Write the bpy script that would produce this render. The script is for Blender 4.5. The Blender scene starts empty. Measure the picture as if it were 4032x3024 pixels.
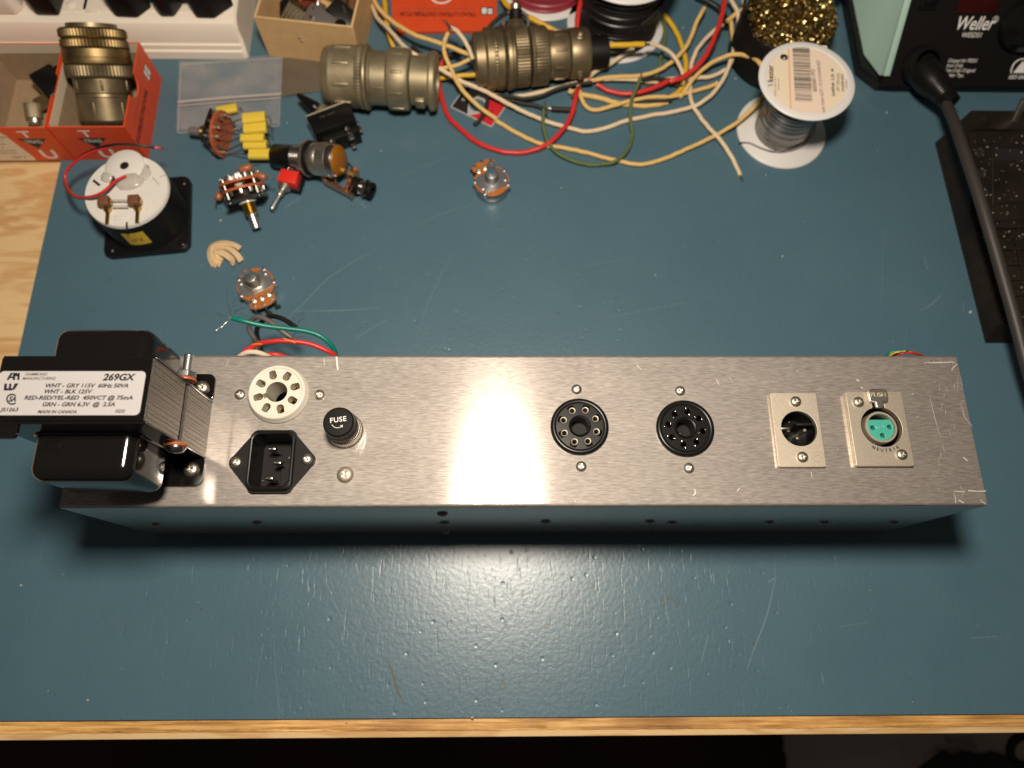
import bpy, bmesh, math, random
from mathutils import Vector, Matrix, noise
rnd = random.Random(7)
S = 0.001                                   # everything below is written in millimetres
sc = bpy.context.scene
COL = sc.collection
PI = math.pi
rad = math.radians

# ---------------------------------------------------------------- camera
CAM_LOC = Vector((-12.5277, -54.1993, 441.636))
CAM_ROT = Matrix(((0.9998844, 0.00023364, -0.01520476), (-0.00503176, 0.9486399, -0.316318), (0.01434994, 0.3163579, 0.9485314)))
FOC = 2900.0
cam_d = bpy.data.cameras.new('camera')
cam = bpy.data.objects.new('camera', cam_d)
COL.objects.link(cam)
cam.matrix_world = Matrix.Translation(CAM_LOC * S) @ CAM_ROT.to_4x4()
cam_d.sensor_width = 36.0
cam_d.lens = FOC / 4032 * 36.0
cam_d.clip_start = 0.01
cam_d.clip_end = 20
cam_d.dof.use_dof = True
cam_d.dof.focus_distance = 0.345
cam_d.dof.aperture_fstop = 7.5
sc.camera = cam

# ---------------------------------------------------------------- light: one warm bench lamp above, a dark room around it
w = bpy.data.worlds.new('World')
sc.world = w
w.use_nodes = True
w.node_tree.nodes['Background'].inputs[0].default_value = (1.0, 0.92, 0.82, 1)
w.node_tree.nodes['Background'].inputs[1].default_value = 0.042
lamp_d = bpy.data.lights.new('bench_lamp', 'POINT')
lamp_d.shadow_soft_size = 0.036
lamp_d.energy = 14.6
lamp_d.color = (1.0, 0.88, 0.735)
lamp = bpy.data.objects.new('bench_lamp', lamp_d)
lamp.location = Vector((-16, 65, 560)) * S
COL.objects.link(lamp)
sc.view_settings.view_transform = 'Standard'
sc.view_settings.look = 'None'
sc.view_settings.exposure = 0.0
sc.view_settings.gamma = 1.0
sc.cycles.use_denoising = True
sc.cycles.max_bounces = 8
sc.cycles.sample_clamp_indirect = 4.0

# ---------------------------------------------------------------- places: a pixel of the photograph (4032 wide) to a point on a plane
def ray(px, py):
    return CAM_ROT @ Vector(((px - 2016) / FOC, (1512 - py) / FOC, -1.0))
def at(px, py, z=0.0):
    d = ray(px, py)
    return CAM_LOC + d * ((z - CAM_LOC.z) / d.z)
def at_plane(px, py, p0, n):
    d = ray(px, py); n = Vector(n)
    return CAM_LOC + d * ((Vector(p0) - CAM_LOC).dot(n) / d.dot(n))
def depth(p):
    return (CAM_ROT.transposed() @ (Vector(p) - CAM_LOC)).z * -1
def ppm(p):                                  # pixels per millimetre at p
    return FOC / depth(p)

# ---------------------------------------------------------------- mesh helpers
class MB:
    def __init__(s): s.v = []; s.f = []; s.m = []; s.flat = False
    def add(s, vs, fs, M=None, mi=0):
        o = len(s.v)
        for p in vs:
            p = Vector(p)
            s.v.append(M @ p if M else p)
        for f in fs:
            s.f.append([i + o for i in f]); s.m.append(mi)
        return s
    def bm(s, b, M=None, mi=0):
        b.verts.index_update()
        s.add([v.co.copy() for v in b.verts], [[v.index for v in f.verts] for f in b.faces], M, mi); b.free(); return s
    def box(s, c, d, bev=0.0, M=None, mi=0, seg=2):
        b = bmesh.new(); bmesh.ops.create_cube(b, size=1.0)
        for v in b.verts: v.co = Vector((v.co.x * d[0] + c[0], v.co.y * d[1] + c[1], v.co.z * d[2] + c[2]))
        if bev > 0: bmesh.ops.bevel(b, geom=b.edges[:], offset=bev, segments=seg, profile=0.5, affect='EDGES', clamp_overlap=True)
        return s.bm(b, M, mi)
    def lathe(s, prof, n=32, M=None, mi=0, knurl=None):
        """prof: (radius, height) pairs; knurl: {ring index: depth} lowers every other column there"""
        vs = []; fs = []; rows = []
        for k, (r, z) in enumerate(prof):
            if r <= 1e-6:
                rows.append([len(vs)]); vs.append((0, 0, z)); continue
            row = []
            for i in range(n):
                a = 2 * PI * i / n; rr = r
                if knurl and k in knurl and i % 2: rr = r - knurl[k]
                row.append(len(vs)); vs.append((rr * math.cos(a), rr * math.sin(a), z))
            rows.append(row)
        for a, b in zip(rows, rows[1:]):
            if len(a) == 1 and len(b) == 1: continue
            for i in range(n):
                j = (i + 1) % n
                if len(a) == 1: fs.append([a[0], b[j], b[i]])
                elif len(b) == 1: fs.append([a[i], a[j], b[0]])
                else: fs.append([a[i], a[j], b[j], b[i]])
        return s.add(vs, fs, M, mi)
    def tube(s, pts, r, n=10, M=None, mi=0, smooth=True, step=2.5, cap=True):
        p = spline(pts, step) if smooth else [Vector(q) for q in pts]
        vs = []; fs = []
        t0 = (p[1] - p[0]).normalized()
        up = Vector((0, 0, 1)) if abs(t0.z) < 0.9 else Vector((1, 0, 0))
        u = t0.cross(up).normalized()
        for k, q in enumerate(p):
            t = (p[min(k + 1, len(p) - 1)] - p[max(k - 1, 0)]).normalized()
            u = (u - t * u.dot(t)).normalized(); v = t.cross(u)
            rr = r(k / (len(p) - 1)) if callable(r) else r
            for i in range(n):
                a = 2 * PI * i / n
                vs.append(q + (u * math.cos(a) + v * math.sin(a)) * rr)
        for k in range(len(p) - 1):
            for i in range(n):
                j = (i + 1) % n
                fs.append([k * n + i, k * n + j, (k + 1) * n + j, (k + 1) * n + i])
        if cap:
            fs.append(list(range(n))[::-1]); fs.append([(len(p) - 1) * n + i for i in range(n)])
        return s.add(vs, fs, M, mi)
    def plate(s, outer, holes, z0, z1, M=None, mi=0, bev=0.0):
        """a flat plate from z0 to z1 with holes cut through"""
        b = bmesh.new(); es = []
        for loop in [outer] + list(holes):
            vv = [b.verts.new((x, y, z1)) for x, y in loop]
            es += [b.edges.new((vv[i], vv[(i + 1) % len(vv)])) for i in range(len(vv))]
        bmesh.ops.triangle_fill(b, use_beauty=True, use_dissolve=False, edges=es, normal=(0, 0, 1))
        if abs(z1 - z0) > 1e-6:
            top = b.faces[:]
            r = bmesh.ops.extrude_face_region(b, geom=top)
            for e in r['geom']:
                if isinstance(e, bmesh.types.BMVert): e.co.z = z0
        bmesh.ops.recalc_face_normals(b, faces=b.faces[:])
        if bev > 0:
            s.flat = True
            ee = [e for e in b.edges if len(e.link_faces) == 2 and e.calc_face_angle(0) > 1.0 and e.verts[0].co.z > (z0 + z1) / 2 and e.verts[1].co.z > (z0 + z1) / 2]
            bmesh.ops.bevel(b, geom=ee, offset=bev, segments=2, profile=0.5, affect='EDGES', clamp_overlap=True)
        return s.bm(b, M, mi)
    def prism(s, outer, z0, z1, M=None, mi=0, bev=0.0):
        b = bmesh.new()
        vv = [b.verts.new((x, y, z0)) for x, y in outer]
        f = b.faces.new(vv)
        r = bmesh.ops.extrude_face_region(b, geom=[f])
        for e in r['geom']:
            if isinstance(e, bmesh.types.BMVert): e.co.z = z1
        bmesh.ops.recalc_face_normals(b, faces=b.faces[:])
        if bev > 0:
            s.flat = True
            ee = [e for e in b.edges if len(e.link_faces) == 2 and e.calc_face_angle(0) > 0.9]
            bmesh.ops.bevel(b, geom=ee, offset=bev, segments=2, profile=0.5, affect='EDGES', clamp_overlap=True)
        return s.bm(b, M, mi)
    def mesh(s, name, mats, ang=38, smooth=True):
        me = bpy.data.meshes.new(name)
        me.from_pydata([p * S for p in s.v], [], s.f)
        for m in (mats if isinstance(mats, (list, tuple)) else [mats]): me.materials.append(m)
        for p, mi in zip(me.polygons, s.m):
            p.use_smooth = smooth; p.material_index = mi
        if smooth: me.set_sharp_from_angle(angle=rad(min(ang, 20) if s.flat else ang))
        me.update()
        return me
    def build(s, name, mats, parent=None, M=None, ang=38, smooth=True):
        return link(name, s.mesh(name, mats, ang, smooth), parent, M)

def spline(pts, step):
    p = [Vector(q) for q in pts]
    if len(p) < 3:
        return p
    q = [p[0] * 2 - p[1]] + p + [p[-1] * 2 - p[-2]]
    out = []
    for i in range(1, len(q) - 2):
        a, b, c, d = q[i - 1], q[i], q[i + 1], q[i + 2]
        n = max(2, int((c - b).length / step))
        for k in range(n):
            t = k / n
            out.append(0.5 * ((2 * b) + (c - a) * t + (2 * a - 5 * b + 4 * c - d) * t * t + (3 * b - a - 3 * c + d) * t ** 3))
    out.append(p[-1])
    return out

def link(name, data, parent=None, M=None):
    o = bpy.data.objects.new(name, data); COL.objects.link(o)
    if M is not None:
        M = M.copy(); M.translation = M.translation * S; o.matrix_local = M
    if parent is not None: o.parent = parent
    return o
def tag(o, label, cat, group=None, kind=None):
    o['label'] = label
    if cat: o['category'] = cat
    if group: o['group'] = group
    if kind: o['kind'] = kind
    return o
def thing(name, label, cat, M=None, group=None):
    o = link(name, None, None, M if M is not None else Matrix())
    o.empty_display_size = 0.01
    return tag(o, label, cat, group)
def kid(t, name):
    return next(c for c in t.children if c.name.split('.')[0] == name)
def part(name, parent, M=None, label=None):
    o = link(name, None, parent, M); o.empty_display_size = 0.005
    if label: o['label'] = label
    return o
def copy_tree(o, parent=None):
    c = o.copy(); COL.objects.link(c)
    if parent is not None: c.parent = parent
    for ch in list(o.children): copy_tree(ch, c)
    return c
def T(x, y=0, z=0):
    return Matrix.Translation(Vector(x) if not isinstance(x, (int, float)) else Vector((x, y, z)))
def RZ(a): return Matrix.Rotation(rad(a), 4, 'Z')
def RX(a): return Matrix.Rotation(rad(a), 4, 'X')
def RY(a): return Matrix.Rotation(rad(a), 4, 'Y')
def frame(o, zdir, xdir=(1, 0, 0)):
    """matrix with its z axis along zdir and its x axis as near as possible to xdir"""
    z = Vector(zdir).normalized(); x = Vector(xdir); x = (x - z * x.dot(z)).normalized(); y = z.cross(x)
    m = Matrix((x, y, z)).transposed().to_4x4(); m.translation = Vector(o)
    return m
def circ(cx, cy, r, n=24, a0=0):
    return [(cx + r * math.cos(a0 + 2 * PI * i / n), cy + r * math.sin(a0 + 2 * PI * i / n)) for i in range(n)]
def rrect(w, h, r, n=5, cx=0, cy=0):
    o = []
    for sx, sy, a in ((1, 1, 0), (-1, 1, 90), (-1, -1, 180), (1, -1, 270)):
        for k in range(n + 1):
            t = rad(a + 90 * k / n)
            o.append((cx + sx * (w / 2 - r) + r * math.cos(t), cy + sy * (h / 2 - r) + r * math.sin(t)))
    return o
def text(s, size, parent, M, mat, name='lettering', shear=0.0, bold=0.0, align='LEFT', width=1.0, ext=0.03, space=1.0):
    cu = bpy.data.curves.new(name, 'FONT')
    cu.body = s; cu.size = size * S; cu.shear = shear; cu.offset = bold * size * S; cu.align_x = align; cu.align_y = 'CENTER'
    cu.extrude = ext * S; cu.resolution_u = 3; cu.space_character = space; cu.space_line = 0.9
    cu.materials.append(mat)
    o = link(name, cu, parent, M @ Matrix.Diagonal((width, 1, 1, 1)))
    TEXTS.append(o)
    return o
TEXTS = []
def bake_texts():
    """lettering becomes plain meshes"""
    bpy.context.view_layer.update()
    dg = bpy.context.evaluated_depsgraph_get()
    new = [(o, bpy.data.meshes.new_from_object(o.evaluated_get(dg))) for o in TEXTS]
    for o, me in new:
        nm = o.name; me.name = 'lettering'
        n = bpy.data.objects.new('x', me); COL.objects.link(n)
        n.parent = o.parent; n.matrix_local = o.matrix_local.copy()
        bpy.data.objects.remove(o)
        n.name = nm

# ---------------------------------------------------------------- materials
def mk(name, col, rough=0.5, metal=0.0, var=0.0, vscale=60, bump=0.0, bscale=400, spec=0.5, coat=0.0, trans=0.0, alpha=1.0, rvar=0.0, stretch=(1, 1, 1), bdist=0.0002):
    m = bpy.data.materials.new(name); m.use_nodes = True
    nt = m.node_tree; b = nt.nodes['Principled BSDF']
    b.inputs['Base Color'].default_value = (*col, 1)
    b.inputs['Roughness'].default_value = rough
    b.inputs['Metallic'].default_value = metal
    b.inputs['Specular IOR Level'].default_value = spec
    b.inputs['Coat Weight'].default_value = coat
    b.inputs['Transmission Weight'].default_value = trans
    b.inputs['Alpha'].default_value = alpha
    if var or bump or rvar:
        tc = nt.nodes.new('ShaderNodeTexCoord'); mp = nt.nodes.new('ShaderNodeMapping')
        mp.inputs['Scale'].default_value = stretch
        nt.links.new(tc.outputs['Object'], mp.inputs[0])
        if var or rvar:
            n = nt.nodes.new('ShaderNodeTexNoise'); n.inputs['Scale'].default_value = vscale; n.inputs['Detail'].default_value = 6; n.inputs['Roughness'].default_value = 0.65
            nt.links.new(mp.outputs[0], n.inputs['Vector'])
        if var:
            r = nt.nodes.new('ShaderNodeValToRGB')
            r.color_ramp.elements[0].position = 0.3; r.color_ramp.elements[1].position = 0.7
            r.color_ramp.elements[0].color = (*[c * (1 - var) for c in col], 1)
            r.color_ramp.elements[1].color = (*[min(1, c * (1 + var)) for c in col], 1)
            nt.links.new(n.outputs['Fac'], r.inputs[0]); nt.links.new(r.outputs[0], b.inputs['Base Color'])
        if rvar:
            mr = nt.nodes.new('ShaderNodeMapRange')
            mr.inputs['To Min'].default_value = max(0.02, rough - rvar); mr.inputs['To Max'].default_value = min(1, rough + rvar)
            mr.inputs['From Min'].default_value = 0.3; mr.inputs['From Max'].default_value = 0.7
            nt.links.new(n.outputs['Fac'], mr.inputs['Value']); nt.links.new(mr.outputs[0], b.inputs['Roughness'])
        if bump:
            n2 = nt.nodes.new('ShaderNodeTexNoise'); n2.inputs['Scale'].default_value = bscale; n2.inputs['Detail'].default_value = 4
            nt.links.new(mp.outputs[0], n2.inputs['Vector'])
            bp = nt.nodes.new('ShaderNodeBump'); bp.inputs['Strength'].default_value = bump; bp.inputs['Distance'].default_value = bdist
            nt.links.new(n2.outputs['Fac'], bp.inputs['Height']); nt.links.new(bp.outputs[0], b.inputs['Normal'])
    return m

def node(nt, t, **kw):
    n = nt.nodes.new(t)
    for k, v in kw.items():
        if k in n.inputs: n.inputs[k].default_value = v
        else: setattr(n, k, v)
    return n

def mat_work_mat():
    m = mk('rubber_mat', (0.055, 0.105, 0.135), 0.33, spec=0.62)
    nt = m.node_tree; L = nt.links; b = nt.nodes['Principled BSDF']
    tc = node(nt, 'ShaderNodeTexCoord')
    n1 = node(nt, 'ShaderNodeTexNoise', Scale=9.0, Detail=8.0, Roughness=0.7); L.new(tc.outputs['Object'], n1.inputs['Vector'])
    rp = node(nt, 'ShaderNodeValToRGB')
    rp.color_ramp.elements[0].position = 0.32; rp.color_ramp.elements[0].color = (0.066, 0.135, 0.178, 1)
    rp.color_ramp.elements[1].position = 0.72; rp.color_ramp.elements[1].color = (0.081, 0.156, 0.202, 1)
    L.new(n1.outputs['Fac'], rp.inputs[0])
    # pale rubbed patches
    n4 = node(nt, 'ShaderNodeTexNoise', Scale=22.0, Detail=10.0, Roughness=0.75, Distortion=0.6); L.new(tc.outputs['Object'], n4.inputs['Vector'])
    mr4 = node(nt, 'ShaderNodeMapRange'); mr4.inputs['From Min'].default_value = 0.6; mr4.inputs['From Max'].default_value = 0.8; mr4.inputs['To Max'].default_value = 0.25
    L.new(n4.outputs['Fac'], mr4.inputs['Value'])
    mx = node(nt, 'ShaderNodeMix', data_type='RGBA'); mx.inputs['B'].default_value = (0.15, 0.20, 0.22, 1)
    L.new(mr4.outputs[0], mx.inputs['Factor']); L.new(rp.outputs[0], mx.inputs['A'])
    L.new(mx.outputs['Result'], b.inputs['Base Color'])
    # fine leathery relief, dents, hairline scratches in several directions
    n2 = node(nt, 'ShaderNodeTexNoise', Scale=420.0, Detail=3.0, Roughness=0.55); L.new(tc.outputs['Object'], n2.inputs['Vector'])
    hs = [n2.outputs['Fac']]
    v = node(nt, 'ShaderNodeTexVoronoi', Scale=95.0); L.new(tc.outputs['Object'], v.inputs['Vector'])
    mrv = node(nt, 'ShaderNodeMapRange'); mrv.inputs['From Max'].default_value = 0.13; mrv.inputs['To Min'].default_value = -1.6; mrv.inputs['To Max'].default_value = 0.0
    L.new(v.outputs['Distance'], mrv.inputs['Value']); hs.append(mrv.outputs[0])
    for ang, sx, sy in ((20, 380, 45), (75, 330, 40), (128, 400, 52), (-35, 300, 38), (100, 420, 60)):
        mp = node(nt, 'ShaderNodeMapping'); mp.inputs['Rotation'].default_value = (0, 0, rad(ang)); mp.inputs['Scale'].default_value = (sx, sy, 1)
        L.new(tc.outputs['Object'], mp.inputs[0])
        nn = node(nt, 'ShaderNodeTexNoise', Scale=1.0, Detail=2.0); L.new(mp.outputs[0], nn.inputs['Vector'])
        mr = node(nt, 'ShaderNodeMapRange'); mr.inputs['From Min'].default_value = 0.66; mr.inputs['From Max'].default_value = 0.74; mr.inputs['To Max'].default_value = -0.4
        L.new(nn.outputs['Fac'], mr.inputs['Value']); hs.append(mr.outputs[0])
    acc = hs[0]
    for h in hs[1:]:
        ad = node(nt, 'ShaderNodeMath', operation='ADD'); L.new(acc, ad.inputs[0]); L.new(h, ad.inputs[1]); acc = ad.outputs[0]
    bp = node(nt, 'ShaderNodeBump'); bp.inputs['Strength'].default_value = 0.6; bp.inputs['Distance'].default_value = 0.00019
    L.new(acc, bp.inputs['Height']); L.new(bp.outputs[0], b.inputs['Normal'])
    return m

def mat_wood(name, light, dark, sx, sy, rough=0.6, bump=0.3):
    m = mk(name, light, rough)
    nt = m.node_tree; L = nt.links; b = nt.nodes['Principled BSDF']
    tc = node(nt, 'ShaderNodeTexCoord'); mp = node(nt, 'ShaderNodeMapping'); mp.inputs['Scale'].default_value = (sx, sy, sy)
    L.new(tc.outputs['Object'], mp.inputs[0])
    n1 = node(nt, 'ShaderNodeTexNoise', Scale=1.0, Detail=3.0, Roughness=0.5, Distortion=1.2); L.new(mp.outputs[0], n1.inputs['Vector'])
    sn = node(nt, 'ShaderNodeMath', operation='MULTIPLY'); sn.inputs[1].default_value = 26.0; L.new(n1.outputs['Fac'], sn.inputs[0])
    s2 = node(nt, 'ShaderNodeMath', operation='SINE'); L.new(sn.outputs[0], s2.inputs[0])
    mr = node(nt, 'ShaderNodeMapRange'); mr.inputs['From Min'].default_value = -0.4; mr.inputs['From Max'].default_value = 1.0
    L.new(s2.outputs[0], mr.inputs['Value'])
    mp2 = node(nt, 'ShaderNodeMapping'); mp2.inputs['Scale'].default_value = (sx * 4, sy * 9, sy * 9); L.new(tc.outputs['Object'], mp2.inputs[0])
    n2 = node(nt, 'ShaderNodeTexNoise', Scale=1.0, Detail=6.0, Roughness=0.7); L.new(mp2.outputs[0], n2.inputs['Vector'])
    ad = node(nt, 'ShaderNodeMath', operation='MULTIPLY'); L.new(mr.outputs[0], ad.inputs[0]); L.new(n2.outputs['Fac'], ad.inputs[1])
    ad2 = node(nt, 'ShaderNodeMath', operation='MULTIPLY_ADD'); L.new(n2.outputs['Fac'], ad2.inputs[0]); ad2.inputs[1].default_value = 0.35; L.new(ad.outputs[0], ad2.inputs[2])
    rp = node(nt, 'ShaderNodeValToRGB'); rp.color_ramp.elements[0].position = 0.15; rp.color_ramp.elements[0].color = (*light, 1)
    rp.color_ramp.elements[1].position = 0.85; rp.color_ramp.elements[1].color = (*dark, 1)
    L.new(ad2.outputs[0], rp.inputs[0]); L.new(rp.outputs[0], b.inputs['Base Color'])
    bp = node(nt, 'ShaderNodeBump'); bp.inputs['Strength'].default_value = bump; bp.inputs['Distance'].default_value = 0.0003
    L.new(n2.outputs['Fac'], bp.inputs['Height']); L.new(bp.outputs[0], b.inputs['Normal'])
    return m

def mat_edge():
    m = mk('worn_pine', (0.6, 0.4, 0.17), 0.5, spec=0.4)
    nt = m.node_tree; L = nt.links; b = nt.nodes['Principled BSDF']
    tc = node(nt, 'ShaderNodeTexCoord')
    def nz(sx, sy, det=5.0, dist=0.0, ro=.65):
        mp = node(nt, 'ShaderNodeMapping'); mp.inputs['Scale'].default_value = (sx, sy, sy); L.new(tc.outputs['Object'], mp.inputs[0])
        n = node(nt, 'ShaderNodeTexNoise', Scale=1.0, Detail=det, Roughness=ro, Distortion=dist); L.new(mp.outputs[0], n.inputs['Vector']); return n.outputs['Fac']
    def ramp(f, stops):
        r = node(nt, 'ShaderNodeValToRGB'); e = r.color_ramp.elements
        while len(e) < len(stops): e.new(0.5)
        for q, (p, c) in zip(e, stops): q.position = p; q.color = (*c, 1)
        L.new(f, r.inputs[0]); return r.outputs[0]
    grain = ramp(nz(22, 620, 6, .4), [(.28, (.20, .095, .028)), (.45, (.46, .25, .075)), (.58, (.66, .41, .15)), (.75, (.80, .58, .27))])
    tone = ramp(nz(9, 30, 4), [(.35, (.75, .62, .52)), (.62, (1.4, 1.36, 1.28))])
    mx = node(nt, 'ShaderNodeMix', data_type='RGBA', blend_type='MULTIPLY'); mx.inputs['Factor'].default_value = 1.0
    L.new(grain, mx.inputs['A']); L.new(tone, mx.inputs['B'])
    spk = node(nt, 'ShaderNodeMapRange'); spk.inputs['From Min'].default_value = .72; spk.inputs['From Max'].default_value = .78
    L.new(nz(160, 300, 2), spk.inputs['Value'])
    m2 = node(nt, 'ShaderNodeMix', data_type='RGBA'); m2.inputs['B'].default_value = (.03, .02, .012, 1)
    L.new(spk.outputs[0], m2.inputs['Factor']); L.new(mx.outputs['Result'], m2.inputs['A']); L.new(m2.outputs['Result'], b.inputs['Base Color'])
    bp = node(nt, 'ShaderNodeBump'); bp.inputs['Strength'].default_value = .7; bp.inputs['Distance'].default_value = .0004
    L.new(nz(60, 700, 5), bp.inputs['Height']); L.new(bp.outputs[0], b.inputs['Normal'])
    return m

def mat_brushed(name='brushed_aluminium', satin=0.66):
    m = mk(name, (0.62, 0.585, 0.55), 0.3, 1.0)
    nt = m.node_tree; L = nt.links; b = nt.nodes['Principled BSDF']
    tc = node(nt, 'ShaderNodeTexCoord')
    mp = node(nt, 'ShaderNodeMapping'); mp.inputs['Scale'].default_value = (210, 1700, 1700); L.new(tc.outputs['Object'], mp.inputs[0])
    n = node(nt, 'ShaderNodeTexNoise', Scale=1.0, Detail=4.0, Roughness=0.6); L.new(mp.outputs[0], n.inputs['Vector'])
    rp = node(nt, 'ShaderNodeValToRGB')
    rp.color_ramp.elements[0].position = 0.3; rp.color_ramp.elements[0].color = (0.38, 0.345, 0.315, 1)
    rp.color_ramp.elements[1].position = 0.7; rp.color_ramp.elements[1].color = (0.63, 0.575, 0.53, 1)
    L.new(n.outputs['Fac'], rp.inputs[0])
    bp = node(nt, 'ShaderNodeBump'); bp.inputs['Strength'].default_value = 0.16; bp.inputs['Distance'].default_value = 0.00006
    L.new(n.outputs['Fac'], bp.inputs['Height'])
    # the brushing runs along x: the gloss spreads across it; a sharp lobe over a broad satin one
    ge = node(nt, 'ShaderNodeNewGeometry')
    cr = node(nt, 'ShaderNodeVectorMath', operation='CROSS_PRODUCT'); cr.inputs[1].default_value = (1, 0, 0)
    L.new(ge.outputs['Normal'], cr.inputs[0])
    b2 = node(nt, 'ShaderNodeBsdfPrincipled')
    for q, ro, an in ((b, 0.146, 0.845), (b2, 0.70, 0.1)):
        q.inputs['Metallic'].default_value = 1.0; q.inputs['Roughness'].default_value = ro; q.inputs['Anisotropic'].default_value = an
        L.new(rp.outputs[0], q.inputs['Base Color']); L.new(bp.outputs[0], q.inputs['Normal']); L.new(cr.outputs['Vector'], q.inputs['Tangent'])
    mx = node(nt, 'ShaderNodeMixShader'); mp3 = node(nt, 'ShaderNodeMapping'); mp3.inputs['Scale'].default_value = (14, 38, 38); L.new(tc.outputs['Object'], mp3.inputs[0])
    n3 = node(nt, 'ShaderNodeTexNoise', Scale=1.0, Detail=6.0, Roughness=0.7, Distortion=0.8); L.new(mp3.outputs[0], n3.inputs['Vector'])
    mr3 = node(nt, 'ShaderNodeMapRange'); mr3.inputs['From Min'].default_value = 0.3; mr3.inputs['From Max'].default_value = 0.7
    mr3.inputs['To Min'].default_value = satin - 0.1 * satin; mr3.inputs['To Max'].default_value = satin + 0.1 * satin
    L.new(n3.outputs['Fac'], mr3.inputs['Value']); L.new(mr3.outputs[0], mx.inputs[0])
    L.new(b.outputs[0], mx.inputs[1]); L.new(b2.outputs[0], mx.inputs[2]); L.new(mx.outputs[0], nt.nodes['Material Output'].inputs[0])
    return m

M_MAT = mat_work_mat()
M_PLY = mat_wood('plywood', (0.80, 0.56, 0.285), (0.60, 0.33, 0.125), 7, 34, 0.6, 0.2)
M_EDGE = mat_edge()
M_ALU = mat_brushed()
M_ALUS = mat_brushed('brushed_aluminium_side', 0.2)
M_BLKP = mk('black_enamel', (0.006, 0.0055, 0.005), 0.12, spec=0.5, coat=0.3, bump=0.04, bscale=150)
M_BLK = mk('black_plastic', (0.006, 0.0055, 0.005), 0.34, spec=0.3, bump=0.08, bscale=900)
M_BLKM = mk('black_matt_plastic', (0.006, 0.005, 0.0045), 0.55, spec=0.22, bump=0.25, bscale=1500, bdist=0.0001)
M_BAKE = mk('bakelite', (0.007, 0.0065, 0.006), 0.28, spec=0.28, bump=0.05, bscale=300)
M_CER = mk('glazed_ceramic', (0.70, 0.655, 0.56), 0.18, coat=0.3)
M_NI = mk('nickel_plate', (0.66, 0.61, 0.53), 0.36, 1.0, bump=0.12, bscale=2500, bdist=0.00005)
M_NIS = mk('satin_nickel', (0.62, 0.55, 0.45), 0.55, 1.0, var=.1, vscale=900, bump=0.4, bscale=2200, bdist=0.0001)
M_STEEL = mk('steel', (0.50, 0.47, 0.44), 0.22, 1.0)
M_DST = mk('dark_steel', (0.20, 0.185, 0.17), 0.3, 1.0)
M_ZINC = mk('zinc_plate', (0.66, 0.66, 0.66), 0.36, 1.0)
M_LAM = mk('lamination_steel', (0.24, 0.22, 0.20), 0.42, 1.0, var=0.25, vscale=900, stretch=(1, 1, 1))
M_BRASS = mk('old_brass', (0.55, 0.38, 0.12), 0.3, 1.0, var=0.2, vscale=80)
M_BRONZE = mk('bronze_plate', (0.30, 0.215, 0.10), 0.5, 1.0, var=0.25, vscale=70, rvar=0.08)
M_OLIVE = mk('olive_plate', (0.245, 0.192, 0.112), 0.46, 0.8, var=0.22, vscale=60, rvar=0.1)
M_OLIVE2 = mk('olive_grey_plate', (0.31, 0.255, 0.16), 0.5, 0.65, var=0.3, vscale=45, bump=.15, bscale=500, rvar=0.08)
M_COPPER = mk('copper', (0.80, 0.42, 0.24), 0.3, 1.0)
M_FIBRE = mk('red_fibre', (0.42, 0.10, 0.035), 0.45)
M_PHEN = mk('phenolic', (0.42, 0.125, 0.02), 0.4, var=0.12, vscale=200)
M_PHEN2 = mk('dark_phenolic', (0.20, 0.035, 0.012), 0.35, var=0.2, vscale=150)
M_REDC = mk('red_carton', (0.70, 0.075, 0.018), 0.45, var=0.08, vscale=90, bump=0.05, bscale=300)
M_CARDIN = mk('grey_board', (0.34, 0.235, 0.14), 0.85, var=0.1, vscale=160)
M_CREAMB = mk('cream_board', (0.66, 0.56, 0.42), 0.7)
M_CARD = mk('brown_card', (0.66, 0.43, 0.205), 0.8, var=0.08, vscale=120, bump=0.1, bscale=500)
M_CARDE = mk('cut_card_edge', (0.55, 0.36, 0.19), 0.85)
M_PAPER = mk('label_paper', (0.76, 0.71, 0.66), 0.45)
M_CREAMP = mk('cream_paper', (0.78, 0.66, 0.50), 0.6)
M_PINKP = mk('pinkish_paper', (0.80, 0.64, 0.52), 0.55)
M_SIL = mk('silver_label', (0.44, 0.42, 0.42), 0.4)
M_INK = mk('black_ink', (0.012, 0.011, 0.012), 0.5)
M_INKG = mk('grey_ink', (0.10, 0.085, 0.075), 0.6)
M_WHT = mk('white_print', (0.80, 0.77, 0.74), 0.5)
M_WPL = mk('white_plastic', (0.74, 0.70, 0.65), 0.35, bump=0.03, bscale=200)
M_CREAMPL = mk('aged_white_plastic', (0.86, 0.77, 0.65), 0.4)
M_SPOOL = mk('spool_plastic', (0.72, 0.70, 0.68), 0.35)
M_GLUE = mk('hot_glue', (0.66, 0.62, 0.56), 0.15, trans=0.25)
M_YEL = mk('yellow_film', (0.75, 0.55, 0.06), 0.35)
M_YELS = mk('yellow_sticker', (0.72, 0.46, 0.03), 0.45)
M_BRNC = mk('brown_capacitor', (0.34, 0.115, 0.045), 0.35)
M_BROWN = mk('brown_plastic', (0.17, 0.07, 0.035), 0.5)
M_REDP = mk('red_plastic', (0.72, 0.03, 0.018), 0.35)
M_TEAL = mk('mint_enamel', (0.43, 0.62, 0.53), 0.5, bump=0.15, bscale=900, bdist=0.0001)
M_TEALX = mk('teal_insert', (0.06, 0.36, 0.29), 0.4)
M_WY = mk('yellow_wire', (0.72, 0.43, 0.025), 0.4)
M_WYC = mk('yellow_cloth_wire', (0.74, 0.49, 0.17), 0.7, var=0.22, vscale=900, bump=0.4, bscale=1500)
M_WC = mk('cream_cloth_wire', (0.76, 0.60, 0.40), 0.7, var=0.2, vscale=900, bump=0.4, bscale=1500)
M_WR = mk('red_wire', (0.60, 0.028, 0.024), 0.38)
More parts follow.
